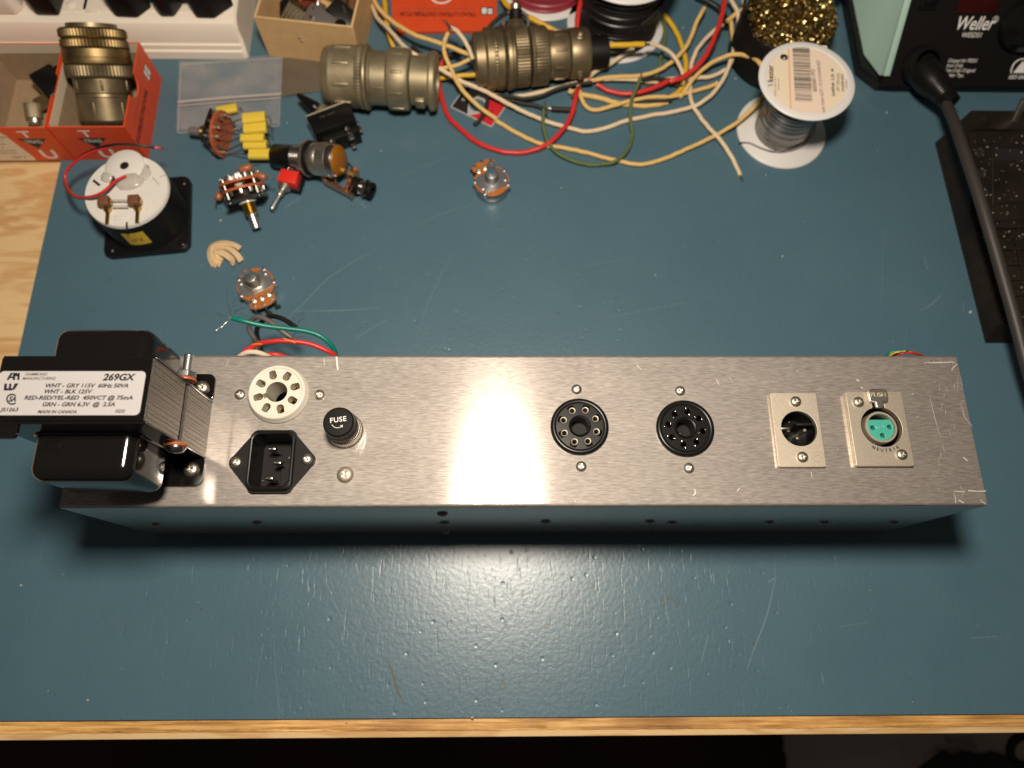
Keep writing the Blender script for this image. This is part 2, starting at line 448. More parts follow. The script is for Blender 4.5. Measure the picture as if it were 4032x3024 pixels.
M_WG = mk('green_cloth_wire', (0.10, 0.14, 0.05), 0.65, var=0.5, vscale=1100, bump=0.4, bscale=1500)
M_WB = mk('black_cloth_wire', (0.018, 0.016, 0.013), 0.6, var=0.5, vscale=900)
M_WBP = mk('black_wire', (0.010, 0.009, 0.009), 0.35)
M_WGP = mk('green_wire', (0.0, 0.17, 0.125), 0.35)
M_WGRY = mk('grey_wire', (0.13, 0.11, 0.105), 0.42)
M_WRC = mk('maroon_wire', (0.34, 0.035, 0.05), 0.35)
M_RUBB = mk('rubber_band', (0.78, 0.57, 0.33), 0.6)
M_CORD = mk('grey_cord', (0.040, 0.033, 0.029), 0.5)
M_SOLD = mk('solder', (0.25, 0.235, 0.225), 0.28, 1.0)
M_TIN = mk('tinned_strands', (0.70, 0.64, 0.56), 0.25, 1.0)
M_DISP = mk('dark_red_window', (0.035, 0.004, 0.003), 0.15)
M_AMB = mk('amber_lens', (0.27, 0.095, 0.004), 0.4)
M_FLOOR = mk('dark_floor', (0.035, 0.014, 0.006), 0.7, var=0.3, vscale=6)
M_CLOTH = mk('pale_bag', (0.6, 0.52, 0.45), 0.6)
M_GRYBAG = mk('grey_bag_film', (0.17, 0.14, 0.105), 0.4, 0.3, var=0.1, vscale=40)
M_DUST = mk('dust', (0.55, 0.50, 0.44), 0.7)
M_SWARF = mk('brass_swarf', (0.50, 0.375, 0.16), 0.3, 1.0, var=0.35, vscale=300)
M_GLASS = mk('clear_glass', (0.95, 0.95, 0.95), 0.03, trans=1.0)
M_SCR = mk('pale_scratch', (0.13, 0.205, 0.235), 0.5)
M_SCRA = mk('bright_scratch', (0.72, 0.68, 0.63), 0.5, 0.5)
M_STAIN = mk('brown_stain', (0.09, 0.085, 0.05), 0.4)

def mat_film():
    m = mk('clear_film', (0.80, 0.68, 0.63), 0.14)
    nt = m.node_tree; L = nt.links; b = nt.nodes['Principled BSDF']
    tr = node(nt, 'ShaderNodeBsdfTransparent'); mx = node(nt, 'ShaderNodeMixShader')
    tc = node(nt, 'ShaderNodeTexCoord'); n = node(nt, 'ShaderNodeTexNoise', Scale=45.0, Detail=4.0); L.new(tc.outputs['Object'], n.inputs['Vector'])
    mr = node(nt, 'ShaderNodeMapRange'); mr.inputs['From Min'].default_value = 0.3; mr.inputs['From Max'].default_value = 0.75; mr.inputs['To Min'].default_value = 0.05; mr.inputs['To Max'].default_value = 0.2
    L.new(n.outputs['Fac'], mr.inputs['Value']); L.new(mr.outputs[0], mx.inputs[0])
    L.new(tr.outputs[0], mx.inputs[1]); L.new(b.outputs[0], mx.inputs[2])
    L.new(mx.outputs[0], nt.nodes['Material Output'].inputs[0])
    return m
M_FILM = mat_film()

# ================================================================ the setting: floor, bench, mat
H = 98.73                                   # height of the chassis top above the mat
fl = MB(); fl.box((0, -100, -760), (4000, 4000, 10)); fl = fl.build('floor', M_FLOOR); fl['kind'] = 'structure'

bench = thing('workbench', 'plywood workbench with a worn pine front edge under the blue mat', 'workbench', T(0, 0, -3))
MB().box((0, 190, -11), (1400, 600, 22), 0.6).build('bench_top', M_PLY, bench)
eb = bmesh.new()
pr = [(-109.4, -22), (-109.6, -5), (-108.6, -1.6), (-106.5, 0.35), (-102.6, 0.5), (-100.2, 0.3), (-100.2, -22)]
NX = 420
rows = []
for i in range(NX + 1):
    x = -560 + 1120 * i / NX
    row = []
    for k, (y, z) in enumerate(pr):
        wob = 0.28 * noise.noise(Vector((x * 0.03, k * 3.1, 0))) + (0.75 * noise.noise(Vector((x * 0.16, k * 2.0, 5))) + .5 * noise.noise(Vector((x * .5, k, 9))) if 0 < k < 4 else 0)
        row.append((x, y + wob * (k < 5), z + wob * 0.5))
    rows.append(row)
b_ = MB(); n_ = len(pr)
b_.add([p for r in rows for p in r], [[i * n_ + k, (i + 1) * n_ + k, (i + 1) * n_ + k + 1, i * n_ + k + 1] for i in range(NX) for k in range(n_ - 1)])
b_.build('front_edge', M_EDGE, bench)
for xx in (-640, 640):
    for yy in (-60, 440):
        MB().box((xx, yy, -390), (60, 60, 730), 2).build('leg', M_PLY, bench)

mat = thing('work_mat', 'blue green rubber work mat, scratched, covering the bench top', 'bench mat', T(0, 0, -3))
MB().plate([(-318.6, -100.0), (640, -100.0), (640, 480), (-318.6, 480)], [], 0.05, 3.0).build('mat_sheet', M_MAT, mat)
# individual scratches and stains that read on the mat
def stroke(mb, pts, wd, z=0.03, M=None):
    p = [Vector(q) for q in pts]
    vs = []; fs = []
    for i, q in enumerate(p):
        t = (p[min(i + 1, len(p) - 1)] - p[max(i - 1, 0)]); t.z = 0; t.normalize()
        nn = Vector((-t.y, t.x, 0)); e = wd / 2 * (0.35 + 0.65 * math.sin(PI * (i + 0.25) / (len(p) - 0.5)))
        vs += [q + nn * e + Vector((0, 0, z)), q - nn * e + Vector((0, 0, z))]
    for i in range(len(p) - 1): fs.append([2 * i, 2 * i + 2, 2 * i + 3, 2 * i + 1])
    mb.add(vs, fs, M)
sm = MB()
def sc_line(pxs, wd):
    stroke(sm, spline([at(x, y, 0) for x, y in pxs], 3.0), wd)
for pxs, wd in [([(1480, 980), (1300, 1090), (1200, 1190), (1060, 1320)], 0.5), ([(1170, 1225), (1350, 1222), (1500, 1210)], 0.6),
                ([(1120, 820), (1180, 780)], 0.9), ([(3055, 2270), (3020, 2420), (2975, 2540), (2940, 2640)], 0.9), ([(3052, 2275), (3025, 2292)], 1.0),
                ([(3052, 2180), (3050, 2270)], 0.4), ([(3235, 2650), (3243, 2690)], 0.9), ([(3640, 1010), (3652, 1065)], 0.8), ([(3707, 1160), (3660, 1205), (3622, 1222)], 0.7),
                ([(3795, 1190), (3793, 1235)], 0.5), ([(3820, 2512), (3930, 2506)], 0.5), ([(1260, 2240), (1330, 2400), (1410, 2590)], 0.35),
                ([(1075, 2500), (1100, 2830)], 0.3), ([(930, 1480), (960, 1560)], 0.3), ([(2760, 2610), (2790, 2500)], 0.7),
                ([(1780, 1000), (1700, 1160), (1640, 1320)], 0.3), ([(1560, 700), (1760, 620)], 0.3), ([(2300, 1050), (2500, 1010)], 0.3),
                ([(2400, 1250), (2700, 1190)], 0.35), ([(3300, 2470), (3420, 2450)], 0.3), ([(3560, 1380), (3570, 1300)], 0.3), ([(1620, 910), (1720, 850), (1900, 790)], 0.3),
                ([(1400, 1330), (1520, 1260)], 0.5), ([(870, 800), (900, 860)], 0.4), ([(3480, 900), (3470, 1200)], 0.3)]:
    sc_line(pxs, wd)
for i in range(70):
    x, y = rnd.uniform(900, 3200), rnd.uniform(2180, 2800)
    a = rnd.choice([80, 100, 60, 125, 20]) + rnd.uniform(-18, 18); l = rnd.uniform(6, 55)
    sc_line([(x, y), (x + l * math.cos(rad(a)) * 0.5 + rnd.uniform(-4, 4), y + l * 0.5 * math.sin(rad(a))), (x + l * math.cos(rad(a)), y + l * math.sin(rad(a)))], rnd.uniform(0.08, 0.22))
for i in range(60):
    x, y = rnd.uniform(200, 3900), rnd.uniform(700, 1390)
    a = rnd.uniform(0, 180); l = rnd.uniform(8, 60)
    sc_line([(x, y), (x + l * math.cos(rad(a)), y + l * math.sin(rad(a)))], rnd.uniform(0.08, 0.2))
o = sm.build('scratches', M_SCR, mat, T(0, 0, 3)); o['kind'] = 'stuff'
st = MB()
stroke(st, spline([at(1525, 2590), at(1545, 2650), at(1570, 2730), at(1590, 2770)], 2), 1.3)
for x, y, r in [(2610, 2372, 1.5), (2635, 2352, 1.4), (2667, 2370, 1.5), (2328, 2307, 1.6), (2150, 2465, 1.3), (1990, 2478, 1.3), (3700, 2060, 0.5), (3310, 2217, 0.6), (2790, 2215, 0.7), (1190, 2730, 0.6), (1430, 2268, 1.4), (1980, 2700, 1.9)]:
    p = at(x, y); ring = []
    k = 18
    vs = [(p.x + rr * math.cos(2 * PI * i / k), p.y + rr * math.sin(2 * PI * i / k), 0.035) for rr in (r, r * 0.72) for i in range(k)]
    st.add(vs, [[i, (i + 1) % k, k + (i + 1) % k, k + i] for i in range(k)])
for i in range(46):
    p = at(rnd.uniform(300, 3700), rnd.choice([rnd.uniform(450, 1350), rnd.uniform(2230, 2800)])); r = rnd.choice([.25, .35, .5, .7]); k = 9
    if p.y > 290 or p.x > 290: continue
    st.add([(p.x + r * rnd.uniform(.6, 1.2) * math.cos(2 * PI * j / k), p.y + r * rnd.uniform(.6, 1.2) * math.sin(2 * PI * j / k), .035) for j in range(k)], [list(range(k))])
o = st.build('stains', M_STAIN, mat, T(0, 0, 3)); o['kind'] = 'stuff'

# things under the bench
bag = thing('waste_bag', 'pale crumpled bag lying in the dark below the bench front', 'bag', T(575, -225, -755))
g = MB(); vs = []; N = 40
for j in range(N + 1):
    for i in range(N + 1):
        u = i / N * 2 - 1; v = j / N * 2 - 1
        q = max(0, 1 - u * u) * max(0, 1 - v * v)
        h = 290 * q ** 0.55 + 40 * noise.noise(Vector((u * 3.2, v * 3.2, 1))) * q ** 0.3 + 26 * abs(noise.noise(Vector((u * 9, v * 6, 4))))
        vs.append((u * 170, v * 130, max(0.0, h)))
g.add(vs, [[j * (N + 1) + i, j * (N + 1) + i + 1, (j + 1) * (N + 1) + i + 1, (j + 1) * (N + 1) + i] for j in range(N) for i in range(N)])
g.build('film', M_CLOTH, bag)
zg = []
for x, y in ((960, 990), (1165, 830), (1270, 765), (1390, 840), (1490, 765), (1720, 815), (1830, 775), (2080, 850), (2260, 900), (2260, 1000)):
    p = at(3300 + x * .331, 2700 + y * .331, -425); zg.append((p.x, p.y))
zg += [(zg[-1][0], -340), (zg[0][0], -340)]
tag(MB().prism(zg, -428, -425).build('serrated_sheet', M_INK), 'black jagged edged sheet lying on the pale bag below the bench', 'sheet')
cable = MB().tube([at(x, y, z) for x, y, z in ((4085, 2880, -340), (4040, 2893, -345), (3998, 2910, -350), (3978, 2945, -352), (3985, 2985, -352), (4012, 3012, -350), (4060, 3035, -345), (4120, 3060, -345))] + [Vector((640, -330, -752))], 4.2, 12, step=6)
tag(cable.build('black_cable', M_BLK), 'black cable loop hanging in the dark at the bench front', 'cable')

# ================================================================ screws shared by many
def screw_mesh(r, h=0.62):
    rr = [0, .1, .17, .24, .32, .4, .46, .52, .6, .72, .84, .93, 1.0]; n = 40
    m = MB(); vs = [(0, 0, 0)]; fs = []
    def zz(x, y):
        d = math.hypot(x, y); z = h * math.sqrt(max(0, 1 - (d * 0.97) ** 2.4))
        if (abs(x) < .135 and abs(y) < .5) or (abs(y) < .135 and abs(x) < .5): z -= .34 - 0.3 * max(abs(x), abs(y))
        return z
    vs = [(0, 0, zz(0, 0) * r)]
    for q in rr[1:]:
        for i in range(n):
            a = 2 * PI * i / n; x, y = q * math.cos(a), q * math.sin(a)
            vs.append((x * r, y * r, zz(x, y) * r if q < 1 else 0))
    for i in range(n): fs.append([0, 1 + i, 1 + (i + 1) % n])
    for k in range(len(rr) - 2):
        o = 1 + k * n
        for i in range(n): fs.append([o + i, o + n + i, o + n + (i + 1) % n, o + (i + 1) % n])
    m.add(vs, fs)
    return m
SCR = {}
def screw(parent, p, r, rot=0, mat=None, M=None):
    mat = mat or M_STEEL
    key = (round(r, 2), mat.name)
    if key not in SCR: SCR[key] = screw_mesh(r).mesh('screw_head', mat, 30)
    return link('screw', SCR[key], parent, (M if M is not None else T(*p)) @ RZ(rot))

# ================================================================ the chassis
ch = thing('amplifier_chassis', 'long brushed aluminium amplifier chassis with transformer, tube sockets and connectors', 'amplifier chassis')
def ath(x, y, dz=0): return at(x, y, H + dz)
p_oct1, p_oct2, p_cer = ath(2283, 1678, 1.5), ath(2699, 1685, 1.5), ath(1099, 1553)
p_iec = (ath(933, 1822, 2) + ath(1210, 1810, 2)) / 2
p_fuse = ath(1361, 1698)
D = 75.4
def xyz(p, z=None): return (p.x, p.y)
iec_rim = rrect(21.4, 28.6, 4.2, cx=p_iec.x, cy=p_iec.y)
mx_c = [ath(3030, 1548, 2), ath(3213, 1548, 2), ath(3250, 1839, 2), ath(3066, 1839, 2)]
fx_c = [ath(3324, 1545, 2), ath(3546, 1545, 2), ath(3594, 1837, 2), ath(3370, 1837, 2)]
def rect_of(c): return ((c[0] + c[1] + c[2] + c[3]) / 4, ((c[1] - c[0]).length + (c[2] - c[3]).length) / 2, ((c[3] - c[0]).length + (c[2] - c[1]).length) / 2)
mxc, mxw, mxh = rect_of(mx_c); fxc, fxw, fxh = rect_of(fx_c)
p_mx = ath(3146, 1688, 2); p_fx = ath(3467, 1683, 2)
holes = [circ(p_oct1.x, p_oct1.y, 11.9, 32), circ(p_oct2.x, p_oct2.y, 11.9, 32), circ(p_cer.x, p_cer.y, 12.2, 32), iec_rim, circ(p_mx.x, p_mx.y, 9.3, 28), circ(p_fx.x, p_fx.y, 10.6, 28)]
cb = MB()
RB = 1.5
cb.plate([(-216, RB), (216, RB), (216, D - RB), (-216, D - RB)], holes, H - 1.6, H)
def strip(prof, x0, x1, n=1):
    m = len(prof); xs = [x0 + (x1 - x0) * i / n for i in range(n + 1)]
    cb.add([(x, y, z) for x in xs for y, z in prof], [[i * m + k, i * m + (k + 1) % m, (i + 1) * m + (k + 1) % m, (i + 1) * m + k] for i in range(n) for k in range(m)] + [list(range(m)), [n * m + k for k in range(m)][::-1]])
arc = [(RB - RB * math.sin(rad(a)), H - RB + RB * math.cos(rad(a))) for a in (0, 15, 30, 45, 60, 75, 90)]
strip(arc + [(0, 0.3), (1.6, 0.3), (1.6, H - 1.62), (RB, H - 1.6)], -216, 216)
strip([(D - y, z) for y, z in arc] + [(D, 0.3), (D - 1.6, 0.3), (D - 1.6, H - 1.62), (D - RB, H - 1.6)], -216, 216)
bmx = cb
body = None
me_b = cb.mesh('chassis_body', [M_ALU, M_ALUS], 30)
bmm = bmesh.new(); bmm.from_mesh(me_b); bmesh.ops.recalc_face_normals(bmm, faces=bmm.faces[:]); bmm.to_mesh(me_b); bmm.free()
me_b.set_sharp_from_angle(angle=rad(30))
for p_ in me_b.polygons:
    if p_.normal.y < -0.9 and p_.center.y < 0.0005: p_.material_index = 1
link('chassis_body', me_b, ch)
for sx in (-1, 1):
    MB().box((sx * 214.6, D / 2, 47.5), (1.6, D - 3.6, 94.5), 0.3).build('end_plate', M_ALU, ch)
# wear on the top sheet
wm = MB()
def wear(pxs, wd): stroke(wm, spline([ath(x, y) for x, y in pxs], 1.5), wd, 0.03)
for pxs, wd in [([(2912, 1922), (2902, 1935)], 0.5), ([(2735, 1925), (2738, 1942), (2727, 1952)], 0.45), ([(3193, 1858), (3198, 1880)], 0.45), ([(3372, 1495), (3383, 1500)], 1.0), ([(3388, 1524), (3397, 1530)], 0.9),
                ([(3770, 1433), (3752, 1448), (3748, 1459)], 0.5), ([(3640, 1427), (3700, 1428), (3755, 1426)], 0.6), ([(3790, 1602), (3797, 1640), (3830, 1680)], 0.25), ([(3793, 1800), (3810, 1815)], 0.9),
                ([(3760, 1934), (3800, 1936)], 0.6), ([(3812, 1932), (3848, 1934)], 0.9), ([(3850, 1935), (3882, 1933)], 0.8), ([(3760, 1950), (3764, 1982)], 0.5), ([(3775, 1970), (3795, 1980)], 0.9), ([(3860, 1970), (3882, 1986)], 0.5),
                ([(3724, 1617), (3722, 1632)], 0.3), ([(3660, 1560), (3690, 1680), (3705, 1720)], 0.2), ([(3590, 1553), (3598, 1550)], 0.5), ([(2870, 1486), (2885, 1500)], 0.25), ([(3135, 1460), (3145, 1463)], 0.4),
                ([(900, 1420), (890, 1440)], 0.25), ([(1325, 1405), (1330, 1455)], 1.2), ([(1275, 1412), (1278, 1440)], 0.3), ([(2508, 1437), (2525, 1456)], 0.25), ([(2820, 1493), (2832, 1515)], 0.4), ([(3555, 1650), (3558, 1700)], 0.2)]:
    wear(pxs, wd)
for i in range(14): 
    x = 3640 + i * 9; wear([(x, 1424 + rnd.uniform(-3, 3)), (x + 3, 1430 + rnd.uniform(-3, 3))], rnd.uniform(0.3, 0.6))
for i in range(22):
    x, y = rnd.uniform(3690, 3800), rnd.uniform(1420, 1960); wear([(x, y), (x + rnd.uniform(-8, 14), y + rnd.uniform(3, 40))], rnd.uniform(0.08, 0.2))
for i in range(40):
    x, y = rnd.uniform(700, 3700), rnd.uniform(1425, 1975); wear([(x, y), (x + rnd.uniform(-8, 8), y + rnd.uniform(-8, 8))], rnd.uniform(0.12, 0.25))
o = wm.build('wear_marks', M_SCRA, ch); o['kind'] = 'stuff'

# screws through the front wall
for x, y in [(615, 2063), (1013, 2056), (1742, 2020), (1750, 2056), (1757, 2092), (2148, 2051), (2558, 2051), (2645, 2056), (3028, 2055), (3243, 2055), (3517, 2055)]:
    p = at_plane(x, y, (0, 0, 0), (0, 1, 0))
    screw(ch, None, 2.7, rnd.uniform(0, 90), M_DST, frame((p.x, -0.02, p.z), (0, -1, 0)))

# ---------------------------------------------------------------- transformer
tr = part('transformer', ch, label='black transformer standing on end with a silver rating label')
X0, X1, Y0, Y1, ZT = -213.0, -152.0, 24.3, 50.3, 160.8
lam = MB(); k = 46
for i in range(k):                            # steel sheets stacked front to back, uneven by a hair
    y0 = Y0 + (Y1 - Y0) * i / k; dy = (Y1 - Y0) / k
    e = rnd.uniform(0, 0.22); f_ = rnd.uniform(0, 0.18)
    for z0, z1 in ((H + 0.2, H + 27.5), (H + 31.5, ZT - f_)):
        lam.box(((X0 + X1) / 2 - e / 2, y0 + dy / 2, (z0 + z1) / 2), (X1 - X0 - e, dy * 0.86, z1 - z0), mi=0)
lam.box(((X0 + X1) / 2 - 1.2, (Y0 + Y1) / 2, (H + ZT) / 2), (X1 - X0 - 4.5, Y1 - Y0 - 0.6, ZT - H - 1.5), mi=1)
o = lam.build('lamination_stack', [M_LAM, M_BLKP], tr, smooth=False); o['kind'] = 'stuff'
cov = MB()
for i in range(k):                            # the top of the stack is painted black
    y0 = Y0 + (Y1 - Y0) * i / k; dy = (Y1 - Y0) / k
    cov.box(((X0 + X1) / 2 - 0.3, y0 + dy / 2, ZT + 0.02 - rnd.uniform(0, 0.12)), (X1 - X0 - 0.7, dy * 0.9, 0.3))
o = cov.build('painted_top', M_BLKP, tr, smooth=False); o['kind'] = 'stuff'
for sy, yb in ((-1, Y0), (1, Y1)):
    fl_ = MB()
    Mf = frame((0, yb, 0), (0, sy, 0), (1, 0, 0))
    def L2(x, z): return (x, z) if sy < 0 else (x, -z)
    # frame() has local y = z x x : work in the local plane
    yl = (Mf.to_3x3() @ Vector((0, 1, 0))).z
    fl_.prism([(x, z * yl) for x, z in ((X0, H + 0.1), (X1 + 0.4, H + 0.1), (X1 + 0.4, ZT - 0.2), (X0, ZT - 0.2))], 0.05, 1.3, Mf, bev=0.3)
    fl_.build('bell_flange', M_BLKP, tr)
    bl = MB()
    b = bmesh.new(); bmesh.ops.create_cube(b, size=1.0)
    for v in b.verts:
        v.co = Vector((-183.2 + v.co.x * 42.0, yb + sy * (10.2 + v.co.y * 20.4 * sy), 129.0 + v.co.z * 35.0))
    outer = [e for e in b.edges if any((v.co.y - yb) * sy > 5 for v in e.verts)]
    bmesh.ops.bevel(b, geom=outer, offset=5.6, segments=6, profile=0.5, affect='EDGES', clamp_overlap=True)
    bl.bm(b)
    bl.build('end_bell', M_BLKP, tr, ang=50)
    # rolled rim where the bell meets its flange
    rim = [(-183.2 + x, yb + sy * 1.4, 129 + z) for x, z in rrect(43.2, 36.2, 5.5, 6)]
    MB().tube(rim + [rim[0]], 0.8, 8, smooth=False).build('bell_rim', M_BLKP, tr)
    for x0, x1, zf in ((-176, X1 + 0.6, H + 0.1), (-213, -190, H + 0.1), (-216.5, -201.5, ZT - 2.0)):
        if zf > 120 and sy > 0: continue
        ym = yb + sy * 7.4
        f = MB(); wv = x1 - x0
        hole = []
        f.plate(rrect(wv, 14.4 if zf < 120 else 7.0, 3.6 if zf < 120 else 2, 5, (x0 + x1) / 2, ym if zf < 120 else yb - 3.4), [circ((x0 + x1) / 2 - 1, yb - 3.2, 1.5, 18)] if zf > 120 else [], zf, zf + 1.5, bev=0.35)
        f.build('mounting_foot', M_BLKP, tr)
for px, py in ((795, 1526), (753, 1848)):
    p = ath(px, py, 2); screw(tr, (p.x, p.y, H + 1.6), 3.55, rnd.uniform(0, 90), M_NI)
# bolt through the notch in the side: nut and threaded end behind, washer and head in front
zb = H + 29.5; xb = X1 - 1.2
Mb = frame((xb, Y1 + 1.3, zb), (0, 1, 0))
prof = []
for i in range(14): prof += [(1.75, 4.0 + i * 0.62), (2.1, 4.3 + i * 0.62)]
MB().lathe([(0, 0)] + [(2.0, 0)] + prof + [(1.6, 13.0), (0, 13.0)], 20, Mb).build('bolt_end', M_ZINC, tr, ang=20)
MB().prism(circ(0, 0, 4.6, 6), 1.4, 4.3, Mb, bev=0.35).build('nut', M_ZINC, tr)
for Mw, sgn in ((Mb, 1), (frame((xb, Y0 - 1.3, zb), (0, -1, 0)), -1)):
    MB().lathe([(2.2, 0.02), (4.6, 0.02), (4.7, 0.5), (4.3, 1.3), (2.2, 1.35)], 24, Mw).build('fibre_washer', M_FIBRE, tr)
MB().lathe([(4.1, 1.4), (4.15, 2.0), (3.4, 3.4), (1.6, 4.2), (0, 4.4)], 24, frame((xb, Y0 - 1.3, zb), (0, -1, 0))).build('bolt_head', M_STEEL, tr)
# rating label
lz = ZT + 0.22
c0 = at(2, 1462, lz); c1 = at(549, 1635, lz)
lx0, lx1, ly0, ly1 = X0 + 0.3, c1.x, c1.y, c0.y
MB().plate(rrect(lx1 - lx0, ly1 - ly0, 1.9, 6, (lx0 + lx1) / 2, (ly0 + ly1) / 2), [], lz, lz + 0.12).build('rating_label', M_SIL, tr)
def zl(x, y): return at(x * 0.4823, 1250 + y * 0.4823, lz + 0.14)
def tlabel(s, x0, x1, y, h, bold=0.0, shear=0.22, mat=M_INK):
    a, b = zl(x0, y), zl(x1, y); size = h * 0.4823 / ppm(a) / 0.70
    t = text(s, size, tr, T(a.x, a.y, lz + 0.14), mat, shear=shear, bold=bold + 0.022)
    bpy.context.view_layer.update()
    w_ = t.dimensions.x / S
    t.matrix_local = T(Vector((a.x, a.y, lz + 0.14)) * S) @ Matrix.Diagonal(((b.x - a.x) / max(w_, 1e-6), 1, 1, 1))
tlabel('269GX', 840, 1108, 490, 56, 0.012)
tlabel('WHT - GRY 115V  60Hz 50VA', 366, 1042, 558, 34, 0.006)
tlabel('WHT - BLK 125V', 356, 748, 606, 34, 0.006)
tlabel('RED-RED/YEL-RED  450VCT @ 75mA', 196, 1082, 657, 34, 0.006)
tlabel('GRN - GRN 6.3V  @  2.5A', 342, 934, 711, 34, 0.006)
tlabel('JS1263', 6, 155, 754, 30, 0.003)
tlabel('MADE IN CANADA', 308, 624, 771, 25, 0.004)
tlabel('5222', 938, 1018, 766, 25, 0.004)
tlabel('HAMMOND', 202, 386, 464, 24, -0.004, 0.3, M_INKG)
tlabel('MANUFACTURING', 182, 455, 499, 25, -0.004, 0.3, M_INKG)
lg = MB()
def lpoly(pts): 
    q = [zl(x, y) for x, y in pts]; ar = sum(a.x * b.y - b.x * a.y for a, b in zip(q, q[1:] + q[:1]))
    if ar < 0: q.reverse()
    lg.prism([(p.x, p.y) for p in q], lz + 0.13, lz + 0.17)
lpoly([(52, 510), (88, 452), (108, 452), (72, 510)]); lpoly([(108, 452), (124, 452), (124, 510), (104, 510), (104, 480)]); lpoly([(84, 482), (104, 482), (104, 495), (76, 495)])
lpoly([(124, 452), (140, 452), (152, 480), (120, 480)]); lpoly([(146, 452), (162, 452), (158, 510), (140, 510)])
lpoly([(36, 540), (58, 540), (54, 578), (72, 578), (66, 596), (30, 596)]); lpoly([(76, 540), (94, 540), (90, 578), (106, 578), (100, 596), (68, 596)]); lpoly([(122, 538), (152, 538), (118, 590), (98, 590), (108, 566)])
k = 22
arcp = [(98 + 48 * math.cos(t), 668 + 46 * math.sin(t)) for t in [rad(45 + 270 * i / k) for i in range(k + 1)]]
arci = [(98 + 36 * math.cos(t), 668 + 34 * math.sin(t)) for t in [rad(45 + 270 * i / k) for i in range(k + 1)]]
for i in range(k): lpoly([arcp[i], arcp[i + 1], arci[i + 1], arci[i]])
lg.build('emblem', M_INK, tr)
tlabel('SA', 70, 132, 668, 44, 0.016)

# ---------------------------------------------------------------- tube sockets
def teardrop(cx, cy, a, r, ext):
    o = []
    for k in range(13):
        t = a + PI / 2 + PI * k / 12
        o.append((cx + r * math.cos(t), cy + r * math.sin(t)))
    ca, sa = math.cos(a), math.sin(a)
    o.append((cx + ca * ext - sa * -r * 0.85, cy + sa * ext + ca * -r * 0.85))
    o.append((cx + ca * ext * 1.12, cy + sa * ext * 1.12))
    o.append((cx + ca * ext - sa * r * 0.85, cy + sa * ext + ca * r * 0.85))
    return o
def keyhole(r, w, d, a0):
    o = []
    for k in range(29):
        t = a0 + rad(14) + (2 * PI - rad(28)) * k / 28
        o.append((r * math.cos(t), r * math.sin(t)))
    ca, sa = math.cos(a0), math.sin(a0)
    o.append(((r + d) * ca + w / 2 * sa, (r + d) * sa - w / 2 * ca)); o.append(((r + d) * ca - w / 2 * sa, (r + d) * sa + w / 2 * ca))
    return o
# ceramic
sk = part('ceramic_socket', ch, T(p_cer.x, p_cer.y, H), 'white glazed ceramic tube socket with eight pockets')
MB().lathe([(12.0, -8), (12.0, 0.02), (14.6, 0.02), (14.8, 0.6), (14.2, 1.3), (13.9, 3.2), (13.5, 4.2), (12.9, 4.6), (12.2, 4.45), (11.9, 4.1), (11.9, 3.6)], 64).build('rim', M_CER, sk, ang=60)
hs = [keyhole(5.1, 2.4, 1.5, rad(200))]
for k in range(8):
    a = rad(107 - 45 * k); hs.append(teardrop(8.4 * math.cos(a), 8.4 * math.sin(a), a, 1.8, 2.6))
MB().plate(circ(0, 0, 11.95, 48), hs, -12, 4.1, bev=0.3).build('body', M_CER, sk, ang=60)
cm = MB().lathe([(1.5, 0), (1.55, 3.0), (1.35, 3.3), (1.0, 3.1), (0.95, 0)], 14).mesh('contact', M_BRASS)
for k in range(8):
    a = rad(107 - 45 * k); link('contact', cm, sk, T(8.3 * math.cos(a), 8.3 * math.sin(a), -3.5))
for px, py in ((943, 1552), (1256, 1553)):
    p = ath(px, py, 1); screw(ch, (p.x, p.y, H), 2.75, rnd.uniform(0, 90), M_NI)
# black sockets
def octal(p, lab, slit):
    s_ = part('tube_socket', ch, T(p.x, p.y, H), lab)
    MB().lathe([(11.8, -6), (11.8, 0.02), (13.9, 0.02), (14.05, 0.7), (13.9, 1.6), (13.5, 2.1), (12.6, 2.3), (11.9, 2.2), (11.5, 1.9), (11.5, 1.3)], 64).build('rim', M_BAKE, s_, ang=50)
    hs = [keyhole(4.15, 2.0, 1.1, rad(-92))]
    for k in range(8):
        a = rad(115 - 45 * k) if not slit else rad(124 - 45 * k)
        c_ = (8.35 * math.cos(a), 8.35 * math.sin(a))
        hs.append(teardrop(c_[0], c_[1], a, 1.75, 2.3) if not slit else circ(c_[0], c_[1], 1.45, 14))
    MB().plate(circ(0, 0, 11.55, 48), hs, -7, 1.7, bev=0.15).build('body', M_BAKE, s_, ang=50)
    MB().lathe([(4.3, 1.0), (4.35, 2.2), (4.9, 2.4), (5.3, 2.1), (5.4, 1.6)], 40).build('collar', M_BAKE, s_, ang=50)
    if not slit:
        cm = MB().lathe([(1.72, -3), (1.78, 1.75), (1.6, 2.05), (1.2, 1.9), (1.15, -3)], 18).mesh('contact', M_NIS)
        for k in range(8):
            a = rad(115 - 45 * k); link('contact', cm, s_, T(8.3 * math.cos(a), 8.3 * math.sin(a), 0))
    else:
        cm = MB().box((1.75, 0, 0), (1.3, 0.34, 1.2), 0.1).box((-1.75, 0, 0), (1.3, 0.34, 1.2), 0.1).mesh('contact', M_STEEL)
        for k in range(8):
            a = rad(124 - 45 * k); link('contact', cm, s_, T(8.35 * math.cos(a), 8.35 * math.sin(a), 1.3) @ RZ(70 + 45 * (k % 2) * 2 - 45 * k))
    MB().lathe([(0, -6.9), (11.6, -6.9)], 24).build('base_disc', M_BLKM, s_)
    return s_
octal(p_oct1, 'black tube socket with round silver contacts', False)
octal(p_oct2, 'black tube socket with thin slit contacts', True)
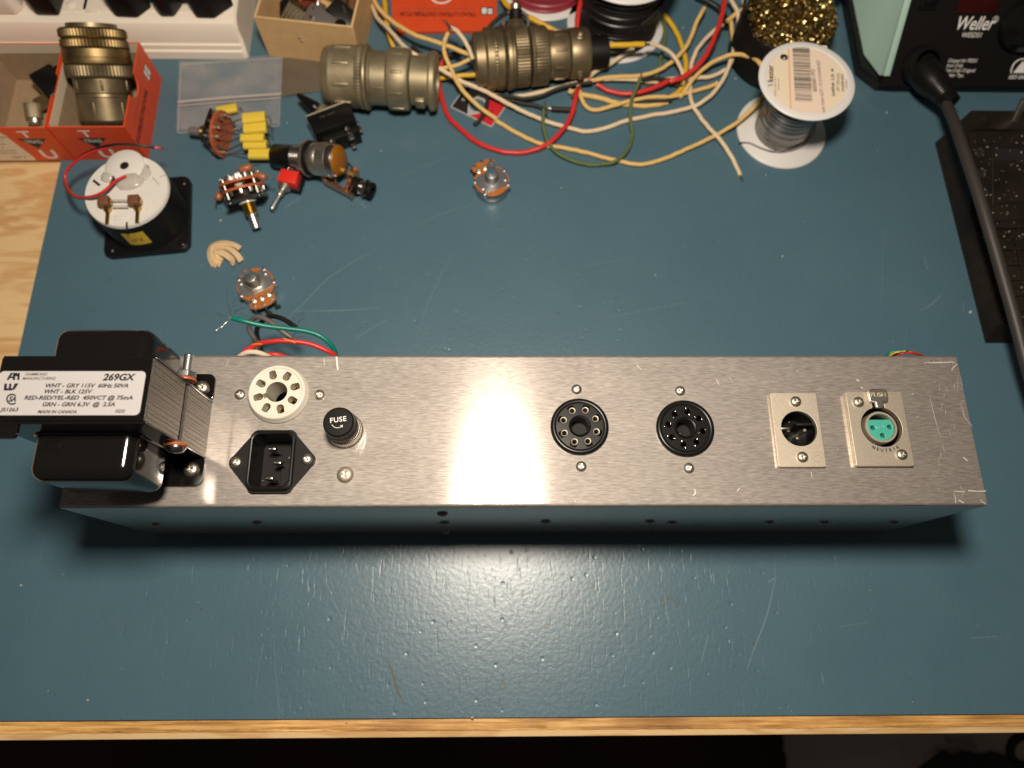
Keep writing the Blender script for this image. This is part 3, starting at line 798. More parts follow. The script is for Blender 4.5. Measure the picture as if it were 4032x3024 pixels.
for px, py in ((2271, 1531), (2289, 1835), (2679, 1537), (2714, 1842)):
    p = ath(px, py, 1); screw(ch, (p.x, p.y, H), 2.65, rnd.uniform(0, 90), M_NI)
p = ath(1358, 1868, 1); screw(ch, (p.x, p.y, H), 4.05, 40, M_NIS)

# ---------------------------------------------------------------- fuse holder
fu = part('fuse_holder', ch, T(p_fuse.x, p_fuse.y, H), 'black knurled fuse cap on a bright collar')
MB().lathe([(7.6, 0.02), (8.5, 0.02), (8.6, 0.8), (8.2, 1.2), (8.1, 5.6), (7.7, 6.0), (6.5, 6.0)], 48).build('collar', M_NI, fu)
kn = {i: 0.35 for i in (3, 4, 5)}
MB().lathe([(6.6, 5.8), (7.3, 6.2), (7.5, 6.8), (7.7, 7.0), (7.7, 9.0), (7.7, 11.6), (7.3, 12.0), (7.3, 15.4), (7.05, 16.4), (6.4, 16.9), (0, 17.0)], 96, knurl=kn).build('cap', M_BAKE, fu, ang=35)
Mt = T(-0.1, 0.9, 17.03) @ RZ(8)
text('FUSE', 3.3, fu, Mt, M_WHT, bold=0.012, align='CENTER', ext=0.06, space=1.12)
ar = MB(); pts = [(2.9 * math.cos(rad(a)) - 0.2, 2.9 * math.sin(rad(a)) + 0.0, 17.06) for a in range(208, 322, 8)]
ar.tube(pts, 0.17, 6, smooth=False)
q = pts[-1]; ar.tube([(q[0] - 0.95, q[1] - 0.05, 17.06), (q[0] + 0.15, q[1] + 0.25, 17.06), (q[0] - 0.1, q[1] - 0.9, 17.06)], 0.17, 6, smooth=False)
ar.build('arrow', M_WHT, fu)

# ---------------------------------------------------------------- mains inlet
inl = part('mains_inlet', ch, T(p_iec.x, p_iec.y, H), 'black three pin mains inlet with two screwed ears')
e1 = ath(933, 1822, 2) - p_iec; e2 = ath(1210, 1810, 2) - p_iec
out = []
for a in range(-58, 59, 12): out.append((e2.x + 3.6 * math.cos(rad(a)), e2.y + 3.6 * math.sin(rad(a))))
out += [(10.4, 12.6), (9.6, 14.2), (8.0, 15.0), (-8.0, 15.0), (-9.6, 14.2), (-10.4, 12.6)]
for a in range(122, 239, 12): out.append((e1.x + 3.6 * math.cos(rad(a)), e1.y + 3.6 * math.sin(rad(a))))
out += [(-10.4, -12.6), (-9.6, -14.2), (-8.0, -15.0), (8.0, -15.0), (9.6, -14.2), (10.4, -12.6)]
cav = [(9.0, 9.0), (8.4, 11.0), (7.0, 12.2), (-6.6, 12.2), (-8.2, 11.4), (-9.0, 9.8), (-9.0, -9.8), (-8.2, -11.4), (-6.6, -12.2), (6.6, -12.2), (9.0, -9.4)]
MB().plate(out, [[(x * 1.05, y * 1.04) for x, y in cav]], 0.02, 2.6, bev=0.5).build('flange', M_BLKM, inl)
MB().plate(rrect(21.2, 28.4, 3.8, 6), [cav], -14, 5.2, bev=0.9).build('shroud', M_BLK, inl, ang=45)
MB().box((0, 0, -13.2), (18.5, 25, 1)).build('cavity_floor', M_BLKM, inl)
MB().prism([(1.0, -11.8), (8.8, -11.8), (8.8, 2.0), (1.0, 2.0)], -12.7, -9.5, bev=0.3).build('cavity_step', M_BLKM, inl)
pm = MB().box((0, 0, 0), (3.6, 1.5, 11), 0.4).mesh('pin', M_STEEL)
for px, py in ((1067, 1764), (1089, 1819), (1056, 1881)):
    p = ath(px, py, 0) - p_iec; link('pin', pm, inl, T(p.x, p.y, -6.5))
for e, r in ((e1, 20), (e2, 65)): screw(inl, (e.x, e.y, 2.6), 2.75, r, M_NI)

# ---------------------------------------------------------------- the two three pin audio connectors
mj = part('male_connector', ch, T(mxc.x, mxc.y, H), 'narrow satin connector plate with a recessed three pin plug')
q = p_mx - mxc
MB().plate(rrect(mxw, mxh, 0.8, 3), [circ(q.x, q.y, 8.7, 36)], 0.02, 2.4, bev=0.9).build('plate', M_NIS, mj)
MB().lathe([(8.75, 2.0), (8.75, -11.5), (0, -11.5)], 36, T(q.x, q.y, 0)).build('cup', M_BLK, mj)
MB().box((q.x + 4.6, q.y + 2.8, -4), (9.5, 1.2, 8), 0.1, ).build('inner_rib', M_BLKM, mj)
pm = MB().lathe([(1.1, -11), (1.1, -2.4), (0.7, -1.9), (0, -1.8)], 14).mesh('pin', M_NI)
for px, py in ((3101, 1696), (3166, 1696), (3137, 1727)):
    p = ath(px, py, -3) - mxc; link('pin', pm, mj, T(p.x, p.y, 0))
MB().box((q.x - 6.2, q.y + 0.6, -2.2), (4.6, 0.9, 6), 0.1).build('key_tab', M_NI, mj)
for px, py in ((3134, 1580), (3161, 1799)):
    p = ath(px, py, 3) - mxc; screw(mj, (p.x, p.y, 2.4), 2.75, rnd.uniform(0, 90), M_NI)
p = ath(3216, 1798, 2.4) - mxc
em = MB(); rg = [(p.x + 2.45 * math.cos(2 * PI * i / 24), p.y + 2.45 * math.sin(2 * PI * i / 24), 2.42) for i in range(25)]
em.tube(rg, 0.13, 6, smooth=False)
for a, b in (((-1.6, -0.3), (-0.3, 1.4)), ((-0.3, 1.4), (-0.3, -1.6)), ((-0.3, 0.5), (1.6, 0.5)), ((0.6, -1.2), (0.6, 0.5)), ((1.6, 0.5), (1.1, -1.0))):
    em.tube([(p.x + a[0], p.y + a[1], 2.42), (p.x + b[0], p.y + b[1], 2.42)], 0.13, 6, smooth=False)
em.build('emblem', M_NIS, mj)

fj = part('female_connector', ch, T(fxc.x, fxc.y, H), 'nickel connector plate with teal three hole insert and push latch')
q = p_fx - fxc
slot = []
for a in range(72, -253, -9): slot.append((q.x + 9.9 * math.cos(rad(a)), q.y + 9.9 * math.sin(rad(a))))
slot = slot[::-1]
slot = [(q.x - 2.6, q.y + 13.6)] + [s_ for s_ in slot if True] + [(q.x + 2.9, q.y + 13.6)] if False else [(x, y) for x, y in slot] + [(q.x + 2.7, q.y + 14.0), (q.x - 2.5, q.y + 14.0)]
MB().plate(rrect(fxw, fxh, 1.0, 3), [slot], 0.02, 3.2, bev=1.3).build('plate', M_NIS, fj)
MB().lathe([(10.6, 2.0), (10.6, -9), (0, -9)], 36, T(q.x, q.y, 0)).build('cup', M_BLK, fj)
MB().lathe([(7.9, -8.5), (7.95, 2.3), (7.6, 2.8), (6.7, 2.8), (6.4, 2.2), (6.4, -1)], 48, T(q.x, q.y, 0)).build('barrel', M_NIS, fj)
ins = [(6.4 * math.cos(rad(a)), 6.4 * math.sin(rad(a))) for a in range(-218, 39, 8)]
hl = []
for px, py in ((3437, 1684), (3503, 1681), (3476, 1714)):
    p = ath(px, py, 2) - p_fx; hl.append(circ(p.x, p.y, 1.15, 14))
MB().plate(ins, hl, -7, 1.9, T(q.x, q.y, 0), bev=0.25).build('insert', M_TEALX, fj)
MB().lathe([(1.5, 0.01), (1.7, 0.12), (1.9, 0.01)], 24, T(q.x, q.y + 0.3, 1.9)).lathe([(0.6, 0.01), (0.75, 0.1), (0.9, 0.01)], 16, T(q.x, q.y + 0.3, 1.9)).build('moulded_ring', M_TEALX, fj)
for s_, px, py in (('2', 3443, 1667), ('1', 3489, 1666), ('3', 3460, 1707)):
    p = ath(px, py, 2) - fxc; text(s_, 1.7, fj, T(p.x, p.y, 1.93), M_TEALX, align='CENTER', ext=0.08)
# push latch
tp = ath(3457, 1556, 5) - fxc
tb = [(-1.9, -6.4), (1.9, -6.4), (1.9, -3.9), (4.2, -3.3), (4.75, -2.5), (4.75, 1.9), (4.1, 2.7), (2.4, 3.2), (-2.4, 3.2), (-4.1, 2.7), (-4.75, 1.9), (-4.75, -2.5), (-4.2, -3.3), (-1.9, -3.9)]
MB().prism(tb, 3.6, 5.4, T(tp.x, tp.y, 0), bev=0.5).build('push_tab', M_NI, fj)
text('PUSH', 3.2, fj, T(tp.x, tp.y + 0.1, 5.42), M_NIS, bold=0.012, align='CENTER', ext=0.18, width=0.98)
for px, py in ((3382, 1582), (3553, 1789)):
    p = ath(px, py, 4) - fxc; screw(fj, (p.x, p.y, 3.2), 2.75, rnd.uniform(0, 90), M_NI)
for i, c_ in enumerate('NEUTRIK'):
    a = rad(-118 + i * 9.6); R_ = 11.9
    text(c_, 2.1, fj, T(q.x + R_ * math.cos(a) , q.y + R_ * math.sin(a) + 0.2, 3.22) @ RZ(-118 + i * 9.6 + 90), M_DST, bold=0.02, align='CENTER', ext=0.14)  # letters darker than their plate: shade of the relief put into the colour

# ---------------------------------------------------------------- leads coming out behind the chassis
def lp(pts, o=(700, 850), k=0.3617): return [at(o[0] + x * k, o[1] + y * k, z) for x, y, z in pts]
def wire(name, pts, r, mat, parent=None, n=10, step=2.0):
    return MB().tube(pts, r, n, step=step).build(name, mat, parent)
def strands(parent, root, dirs, n, ln, mat=M_TIN, r=0.075):
    for i in range(n):
        d = Vector(dirs[i % len(dirs)]) + Vector((rnd.uniform(-.35, .35), rnd.uniform(-.35, .35), rnd.uniform(-.2, .3))); l = ln * rnd.uniform(0.5, 1.2)
        k = Vector((rnd.uniform(-1, 1), rnd.uniform(-1, 1), rnd.uniform(-.3, .6)))
        MB().tube([root, root + d * l * 0.35 + k * l * 0.08, root + d * l * 0.7 - k * l * 0.12, root + d * l + k * l * 0.25], r, 5, step=1.0).build('bare_strand', mat, parent)
g1 = wire('lead_wire', lp([(590, 1112, 80), (700, 1140, 80), (850, 1178, 78), (1000, 1205, 76), (1200, 1228, 74), (1400, 1255, 72), (1560, 1312, 70), (1680, 1420, 66), (1722, 1520, 60), (1726, 1600, 48)]), 1.35, M_WGP, ch); g1['label'] = 'green transformer lead with frayed bare end'
ro = lp([(578, 1106, 80)])[0]
strands(g1, ro, [(-0.2, 1, .2), (0.8, .5, .2), (1, .15, 0), (-1, -.1, 0), (-.7, -.8, 0), (.5, .9, .1)], 11, 12)
w1 = wire('lead_wire', lp([(720, 1480, 70), (860, 1400, 72), (1000, 1370, 74), (1150, 1360, 74), (1400, 1385, 72), (1560, 1440, 70), (1700, 1510, 66), (1740, 1580, 55)]), 1.3, M_WR, ch); w1['label'] = 'red transformer lead with yellow stripe'
sp = spline(lp([(720, 1480, 70), (860, 1400, 72), (1000, 1370, 74), (1150, 1360, 74), (1400, 1385, 72), (1560, 1440, 70), (1700, 1510, 66)]), 1.0)
for i in range(8, len(sp) - 8, 17):
    a, b = sp[i - 3], sp[i + 3]; t = (b - a).normalized(); s_ = t.cross(Vector((0, 0, 1))).normalized()
    MB().tube([a - s_ * 1.1 + Vector((0, 0, .75)), (a + b) / 2 + Vector((0, 0, 1.36)), b + s_ * 1.1 + Vector((0, 0, .75))], 0.22, 5, step=.8).build('stripe', M_WY, w1)
w2 = wire('lead_wire', lp([(1240, 1330, 52), (1130, 1250, 54), (1030, 1170, 55), (930, 1110, 55), (860, 1100, 54), (800, 1140, 50), (770, 1220, 46), (830, 1330, 42), (850, 1400, 40), (880, 1560, 36)]), 1.45, M_WGRY, ch); w2['label'] = 'grey transformer lead'
strands(w2, lp([(1250, 1335, 52)])[0], [(1, .3, .1), (.8, -.4, .1), (.5, .8, .1)], 9, 6)
w3 = wire('lead_wire', lp([(1290, 1220, 50), (1180, 1140, 50), (1080, 1100, 50), (990, 1095, 48), (910, 1160, 44), (860, 1240, 40), (870, 1340, 36), (900, 1450, 34), (930, 1560, 30)]), 1.45, M_WBP, ch); w3['label'] = 'black transformer lead'
strands(w3, lp([(1290, 1215, 50)])[0], [(.4, 1, .2), (-.3, 1, .2), (1, -.5, 0)], 8, 8)
w4 = wire('lead_wire', lp([(640, 1560, 66), (720, 1500, 70), (800, 1482, 71), (900, 1495, 70), (1000, 1540, 66)]), 1.4, M_CREAMB, ch); w4['label'] = 'white transformer lead'
w5 = wire('lead_wire', lp([(900, 1540, 62), (980, 1510, 64), (1080, 1510, 64), (1200, 1545, 60)]), 1.3, M_WR, ch); w5['label'] = 'plain red transformer lead'
for dx, mat_, lab in ((0, M_WGP, 'thin green lead'), (14, M_WY, 'thin yellow lead'), (30, M_WBP, 'thin black lead'), (48, M_WR, 'thin red lead')):
    o = wire('lead_wire', [at(3478 + dx, 1420, 60), at(3495 + dx * 0.9, 1394 + dx * 0.1, 66), at(3535 + dx * 0.5, 1381 + dx * 0.15, 68), at(3580 + dx * 0.2, 1384 + dx * 0.12, 68), at(3630, 1400, 62), at(3640, 1425, 55)], 0.7, mat_, ch); o['label'] = lab + ' arching behind the right end'

# ================================================================ far left: power strip with plugs, two red cartons
def z1(x, y): return (x * 0.4521, y * 0.4521)              # pixel in the enlarged views -> photograph pixel
def z3(x, y): return (1000 + x * 0.4521, y * 0.4521)
def z4(x, y): return (1700 + x * 0.4521, y * 0.4521)
def z5(x, y): return (2500 + x * 0.4521, y * 0.4521)

ps = thing('power_strip', 'long aged white power strip standing behind the red cartons', 'power strip', T(-198, 345, 0))
sec = [(0, 0.2), (0, 7), (1.2, 8), (1.2, 12), (2.4, 13), (2.4, 24), (4.5, 29), (9, 31.5), (58, 31.5), (64, 28), (66, 22), (66, 0.2)]
b = MB(); xs = [(-330, 1), (-3.5, 1), (-1.2, .97), (0, .93)]
vs = []; fs = []; n = len(sec)
for x, k in xs: vs += [(x, y if k == 1 else (y - 33) * k + 33, z if k == 1 else z * (k + .04)) for y, z in sec]
for i in range(len(xs) - 1): fs += [[i * n + j, (i + 1) * n + j, (i + 1) * n + (j + 1) % n, i * n + (j + 1) % n] for j in range(n)]
fs.append([(len(xs) - 1) * n + j for j in range(n)]); fs.append([j for j in range(n)][::-1])
b.add(vs, fs); b.build('housing', M_CREAMPL, ps)
zt = 31.5
for px, wv in ((120, 44), (268, 38), (395, 42), (535, 42), (690, 42), (840, 40)):
    p = at(px, 60, zt)
    MB().plate(rrect(wv * 0.62, 38, 3, 4, p.x + 198, 31), [], zt, zt + 0.6, bev=0.25).build('outlet_face', M_CREAMPL, ps)
for px, py in ((128, 18), (280, 20), (430, 24)):
    p = at(px, py, zt); MB().lathe([(3.2, zt + .05), (3.2, zt + 1.3), (2.4, zt + 1.7), (0, zt + 1.7)], 20, T(p.x + 198, p.y - 345, 0)).build('indicator', M_CREAMPL, ps)
p = at(362, 46, zt); MB().box((p.x + 198, p.y - 345, zt + .8), (8, 2.2, 1.6), .3).build('raised_mark', M_CREAMPL, ps)
def plug(name, label, quad, zb, zh, mat, M=None, taper=0.8, cat='plug', cable=True):
    """quad: four corners on the strip, in pixels, from the near left going round"""
    q = [at(x, y, zb) for x, y in quad]; c = sum(q, Vector()) / 4
    t_ = thing(name, label, cat, T(c.x, c.y, zb))
    vs = [(p.x - c.x, p.y - c.y, 0.1) for p in q]; vs += [(v[0] * 1.0, v[1], zh * .55) for v in vs[:4]]; vs += [(v[0] * taper, v[1] * taper, zh) for v in vs[:4]]
    bm_ = bmesh.new(); bv = [bm_.verts.new(v) for v in vs]
    for f in ([3, 2, 1, 0], [0, 1, 5, 4], [1, 2, 6, 5], [2, 3, 7, 6], [3, 0, 4, 7], [4, 5, 9, 8], [5, 6, 10, 9], [6, 7, 11, 10], [7, 4, 8, 11], [8, 9, 10, 11]): bm_.faces.new([bv[i] for i in f])
    bmesh.ops.recalc_face_normals(bm_, faces=bm_.faces[:]); bmesh.ops.bevel(bm_, geom=bm_.edges[:], offset=2.2, segments=3, profile=.5, affect='EDGES', clamp_overlap=True)
    MB().bm(bm_).build('plug_body', mat, t_, ang=50)
    return t_, c
t_, c = plug('mains_plug', 'white mains plug at the left end of the strip', [(-60, 62), (70, 62), (98, 40), (96, -60)], zt, 26, M_CREAMPL)
MB().tube([(10, 20, 14), (14, 60, 16), (10, 120, 8)], 3.5, 10).build('plug_cable', M_CREAMPL, t_)
t_, c = plug('mains_plug', 'glossy black mains plug, second from the left on the strip', [(143, 64), (238, 66), (262, -10), (136, -20)], zt, 24, M_BLK)
MB().tube([(0, 15, 12), (0, 60, 14), (-10, 120, 8)], 3.4, 10).build('plug_cable', M_BLK, t_)
t_, c = plug('mains_plug', 'matt black block plug left of the ribbed plug', [(455, 70), (545, 74), (606, 30), (440, -20)], zt, 30, M_BLKM)
MB().tube([(5, 12, 12), (20, 60, 16), (30, 120, 8)], 4, 10).build('plug_cable', M_BLKM, t_)
t_, c = plug('ribbed_plug', 'black plug with a ribbed cable sleeve between two block plugs', [(632, 70), (690, 70), (726, 20), (610, -30)], zt, 22, M_BLK)
for k, dx in enumerate((-6, 14)):
    pr = []
    for i in range(16): pr += [(4.6, i * 2.2), (4.6, i * 2.2 + 1.3), (3.9, i * 2.2 + 1.4), (3.9, i * 2.2 + 2.1)]
    MB().lathe([(0, 0)] + pr + [(0, 35.5)], 18, frame((dx + 4, -6, 20), (-0.16, 1, 0.15))).build('ribbed_sleeve', M_BLKM, t_)
t_, c = plug('mains_plug', 'matt black block plug at the right end of the strip', [(772, 74), (848, 76), (928, 24), (760, -30)], zt, 30, M_BLKM)
MB().tube([(5, 12, 12), (20, 60, 16), (40, 120, 8)], 4, 10).build('plug_cable', M_BLKM, t_)

def carton(name, label, corner, wd, dp, ht, ang, notch):
    """open carton: corner = near left bottom corner; walls are red outside, cream and grey inside"""
    c = thing(name, label, 'carton', T(corner[0], corner[1], 0.05) @ RZ(ang))
    t = 1.0
    MB().box((wd / 2, dp / 2, 0.5), (wd - 2 * t - .1, dp - 2 * t - .1, 0.9)).build('bottom', M_CARDIN, c)
    def side(nm, M, w_, cut):
        o = [(0, 0), (w_, 0), (w_, ht)]
        if cut:
            cx, r = w_ * 0.50, 9.0
            o += [(cx + r, ht)] + [(cx + r * math.cos(rad(a)), ht + r * math.sin(rad(a))) for a in range(-12, -169, -12)] + [(cx - r, ht)]
        o.append((0, ht))
        m = MB().prism(o, 0, t, M)
        m.m = [0] * len(m.m)
        # inside face of another colour
        zi = (M.to_3x3() @ Vector((0, 0, 1)))
        me = m.mesh(nm, [M_REDC, M_CARDIN, M_CREAMB], smooth=False)
        for p in me.polygons:
            if p.normal.dot(-zi) > 0.9: p.material_index = 1
        link(nm, me, c)
        if not cut:
            MB().box((w_ / 2, ht - 4.2, -0.22), (w_ - 3, 7.6, 0.3), 0, M).build('inner_band', M_CREAMB, c)
    side('wall', frame((0, t, 0), (0, -1, 0), (1, 0, 0)), wd, False)
    side('wall', frame((wd, dp - t, 0), (0, 1, 0), (-1, 0, 0)), wd, False)
    side('wall', frame((wd - t, t, 0), (1, 0, 0), (0, 1, 0)), dp - 2 * t, notch)
    side('wall', frame((t, dp - t, 0), (-1, 0, 0), (0, -1, 0)), dp - 2 * t, False)
    return c
CH = 35.0
cr = carton('red_carton', 'open red carton in front of the power strip, holding the big brass connector', (-308.2, 257.6), 50.0, 69, CH, 0.6, True)
cl = carton('red_carton', 'open red carton with a cream label, leftmost, holding black plastic pieces', (-362.6, 256.6), 53.4, 69, CH, 0.6, True)
for c, x0 in ((cr, 13.0), (cl, 28.0)):
    Mf = frame((0, -0.02, 0), (0, -1, 0), (1, 0, 0))
    text('T', 9.0, c, Mf @ T(x0 + 8.5, 28.2, 0), M_WHT, bold=0.02, align='CENTER', width=1.45)
    MB().prism([(x0 + 0.5, 24.0), (x0 + 9, 13.8), (x0 + 19.5, 24.0)], 0, 0.06, Mf).build('triangle_mark', M_INK, c)
    text('TRIAD', 4.6, c, Mf @ T(x0 + 9.6, 20.8, 0.08), M_WHT, align='CENTER', width=0.9)
    text('U', 13, c, Mf @ T(x0 + 12, 6.6, 0), M_WHT, bold=0.02, align='CENTER', width=1.25)
Mf = frame((0, -0.02, 0), (0, -1, 0), (1, 0, 0))
MB().prism([(0.3, 0.4), (27.5, 0.4), (27.5, 5), (24, 22), (22.8, 28), (20, 32), (16, 34.6), (0.3, 34.6)], 0, 0.05, Mf).build('cream_label', M_CREAMP, cl)
for y, s_, t_ in ((29, 2.6, 'POWER'), (25.6, 2.6, 'TRANSFORMER'), (22.2, 2.4, 'Pri. 115 V'), (18.6, 2.2, '50-60 Hz'), (14.8, 2.2, 'R'), (11.4, 2.0, 'TRIAD-UTRAD'), (8.6, 1.9, 'VENICE, CALIF.')):
    text(t_, s_, cl, Mf @ T(13.5, y, 0.07), M_INKG, align='CENTER')
text('1/59 Y', 4.0, cl, Mf @ T(17, 3.8, 0.07), M_INKG, align='CENTER', shear=.2)
Ms = frame((50.02, 0, 0), (1, 0, 0), (0, -1, 0))           # right side of the right carton, printed reading downwards from the rim
text('TRIAD-UTRAD DISTRIBUTOR', 6.0, cr, frame((50.06, 45, 17.5), (1, 0, 0), (0, 1, 0)) @ RZ(180) @ T(0, 0, 0), M_INK, bold=0.02, width=0.56)
text('Fine products for industrial, commercial and electronic use, INC.', 1.7, cr, frame((50.06, 43, 24.4), (1, 0, 0), (0, 1, 0)) @ RZ(180), M_INKG, width=0.75)
Mw = frame((50.03, 57.0, 20), (1, 0, 0), (0, 1, 0))
MB().plate(rrect(8.2, 9.6, 0.8, 3), [], 0, 0.04, Mw).build('logo_border', M_INK, cr)
lo = MB()
for x, y, w_, h_ in ((-2.0, 1.6, 3.2, 5.2), (2.0, 2.4, 3.2, 3.6), (2.0, -2.0, 3.2, 4.4), (-2.0, -2.8, 3.2, 2.8)): lo.plate(rrect(w_, h_, 0.6, 3, x, y), [], 0.04, 0.07, Mw)
lo.build('logo', M_WHT, cr)

# ---------------------------------------------------------------- circular connectors
def conn(name, label, pa, pb, prof, xdir=(0, 0, 1), n=120, rs_=1.0):
    """turned connector from pa to pb; prof: list of (part name, material, [(t along axis, radius)...], knurl depth)"""
    a = Vector(pa); b_ = Vector(pb); L_ = (b_ - a).length
    c = thing(name, label, 'connector', frame(a, b_ - a, xdir))
    for nm, mt, pts, kn in prof:
        rows = [(r * rs_, t * L_) for t, r in pts]
        MB().lathe(rows, n, knurl={i: kn for i in range(1, len(rows) - 1)} if kn else None).build(nm, mt, c, ang=32)
    return c, L_
def ringp(t0, t1, r, ch=0.006, r0=None):
    r0 = r0 if r0 is not None else r * 0.9
    return [(t0, r0), (t0 + 0.001, r - .6), (t0 + ch, r), (t1 - ch, r), (t1 - 0.001, r - .6), (t1, r0)]
# standing in the right carton
pa, pb = at(432, 488, 10), at(358, 95, 50)
c1, L1 = conn('circular_connector', 'brass coloured round connector leaning upright in the right red carton', pa, pb, [
    ('back_shell', M_OLIVE, [(0, 0), (0, 15.5), (.04, 17.4), (.27, 17.6), (.28, 16.2), (.31, 16.0), (.32, 17.2), (.47, 17.6), (.47, 15)], 0),
    ('knurled_ring', M_OLIVE, [(.465, 16), (.47, 20.3), (.49, 21.2), (.585, 21.2), (.60, 20.0), (.60, 16)], 0.6),
    ('plain_ring', M_BRONZE, [(.60, 16), (.605, 20.6), (.62, 20.9), (.655, 20.9), (.66, 20.2), (.67, 20.2), (.675, 20.6), (.75, 20.3), (.755, 16)], 0),
    ('coupling_ring', M_BRONZE, [(.755, 17), (.757, 19.6), (.775, 20.6), (.835, 20.6), (.85, 19.6), (.852, 17)], 0.7),
    ('coupling_ring', M_BRONZE, [(.85, 17), (.857, 19.6), (.872, 20.6), (.935, 20.6), (.955, 19.2), (.957, 14)], 0.7),
    ('front_shell', M_OLIVE, [(.94, 15.5), (.96, 15.5), (1.0, 15.3), (1.0, 14), (.95, 13.8), (.95, 0)], 0)])
for a in range(0, 360, 60):
    MB().box((17.2 * math.cos(rad(a)), 17.2 * math.sin(rad(a)), L1 * .15), (1.8, 1.8, L1 * .16), .7, ).build('rib', M_OLIVE, kid(c1, 'back_shell'))
    MB().box((0, 0, L1 * .395), (1.6, 1.6, L1 * .11), .6, T(17.2 * math.cos(rad(a + 25)), 17.2 * math.sin(rad(a + 25)), 0)).build('rib', M_OLIVE, kid(c1, 'back_shell'))
# lying, olive grey
pa, pb = at(1284, 296, 22), at(1722, 322, 21)
c2, L2_ = conn('circular_connector', 'olive grey round connector lying on a grey bag, cable clamp to the right', pa, pb, [
    ('front_shell', M_OLIVE2, [(0, 0), (0, 19), (.02, 20.2), (.06, 20.6), (.07, 21.2), (.30, 21.8), (.30, 18)], 0),
    ('knurled_ring', M_OLIVE2, [(.295, 17), (.30, 21.6), (.315, 22.4), (.345, 22.4), (.355, 21.8), (.36, 17)], 0.4),
    ('plain_ring', M_OLIVE2, [(.355, 17), (.36, 22.2), (.375, 22.9), (.39, 22.7), (.40, 20.6), (.405, 17)], 0),
    ('barrel', M_OLIVE2, [(.40, 17), (.405, 19.4), (.425, 19.6), (.43, 18.8), (.56, 18.8), (.57, 19.6), (.57, 17)], 0),
    ('back_shell', M_OLIVE2, [(.57, 17), (.575, 21.2), (.59, 21.8), (.74, 21.6), (.76, 20.6), (.77, 17)], 0),
    ('clamp', M_OLIVE2, [(.77, 14), (.775, 17.2), (.93, 17.2), (.935, 20.2), (.95, 21.0), (.985, 20.6), (1.0, 19.4), (1.0, 12), (.97, 11.5), (.97, 0)], 0)], (0, 0, 1), 120, 0.94)
for a in range(15, 375, 40):
    Mr = RZ(a)
    MB().box((20.1, 0, L2_ * .18), (2.2, 2.6, L2_ * .15), .8, Mr).build('rib', M_OLIVE2, kid(c2, 'front_shell'))
    MB().box((20.0, 0, L2_ * .665), (2.0, 2.2, L2_ * .11), .7, RZ(a + 12)).build('rib', M_OLIVE2, kid(c2, 'back_shell'))
for a in (60, -60, 180): MB().box((17.4, 0, L2_ * .49), (1.0, 1.0, L2_ * .12), .3, RZ(a)).build('seam', M_OLIVE2, kid(c2, 'barrel'))
for sx in (-1, 1):
    MB().box((-sx * 0 + 0, sx * 15, L2_ * .86), (10, 7, L2_ * .09), 1.2, RZ(10)).build('clamp_lug', M_OLIVE2, kid(c2, 'clamp'))
    pr = []
    for i in range(12): pr += [(1.7, i * 1.6), (2.05, i * 1.6 + .8)]
    MB().lathe([(0, 0)] + pr + [(0, 19.4)], 14, RZ(10) @ frame((-9 if sx > 0 else -12, sx * 16, L2_ * (.87 if sx > 0 else .88)), (1, 0.0, 0))).build('clamp_screw', M_NI, kid(c2, 'clamp'))
# lying, bronze, to the right
pa, pb = at(1872, 238, 20), at(2312, 208, 17)
c3, L3 = conn('circular_connector', 'bronze olive round connector lying among the wires with a black cable stub', pa, pb, [
    ('front_shell', M_OLIVE, [(-.01, 0), (-.01, 18), (.0, 19.2), (.075, 19.4), (.08, 17)], 0),
    ('knurled_ring', M_OLIVE, [(.07, 18), (.08, 21), (.095, 22), (.15, 22), (.155, 21.2), (.175, 21.2), (.18, 22), (.235, 22), (.245, 20.5), (.25, 18)], 0.28),
    ('plain_ring', M_OLIVE, [(.24, 18), (.25, 20.8), (.27, 22.6), (.30, 22.8), (.31, 21.8), (.325, 21.8), (.33, 17)], 0),
    ('coupling_ring', M_OLIVE, [(.325, 17), (.33, 20.2), (.345, 21.2), (.45, 21.2), (.465, 20.2), (.47, 16)], 0.4),
    ('coupling_ring', M_OLIVE, [(.475, 16), (.48, 20.8), (.50, 21.6), (.51, 21.0), (.61, 21.0), (.63, 20.2), (.635, 15)], 0.35),
    ('barrel', M_OLIVE, [(.635, 14), (.64, 16.8), (.655, 17.2), (.80, 17.2), (.815, 16.8), (.82, 13)], 0),
    ('clamp', M_OLIVE, [(.82, 13), (.825, 17.4), (.84, 18.0), (.98, 18.0), (1.0, 17.2), (1.0, 11)], 0),
    ('cable_stub', M_BLKM, [(.98, 0), (.98, 11.2), (1.0, 11.6), (1.175, 11.6), (1.18, 10.8), (1.18, 0)], 0)], (0, 0, 1), 120, 0.95)
for a in range(-10, 350, 42): MB().box((16.4, 0, L3 * .735), (1.8, 2.0, L3 * .1), .7, RZ(a)).build('rib', M_OLIVE, kid(c3, 'barrel'))
for a in (2, 96, -92):
    MB().lathe([(3.8, 0), (3.6, 1.6), (2.8, 2.2), (2.7, 1.2), (2.4, 3.0), (1.2, 4.0), (0, 4.2)], 20, RZ(a) @ frame((16.6, 0, L3 * .905), (1, 0, 0), (0, 0, 1))).build('clamp_screw', M_OLIVE, kid(c3, 'clamp'))

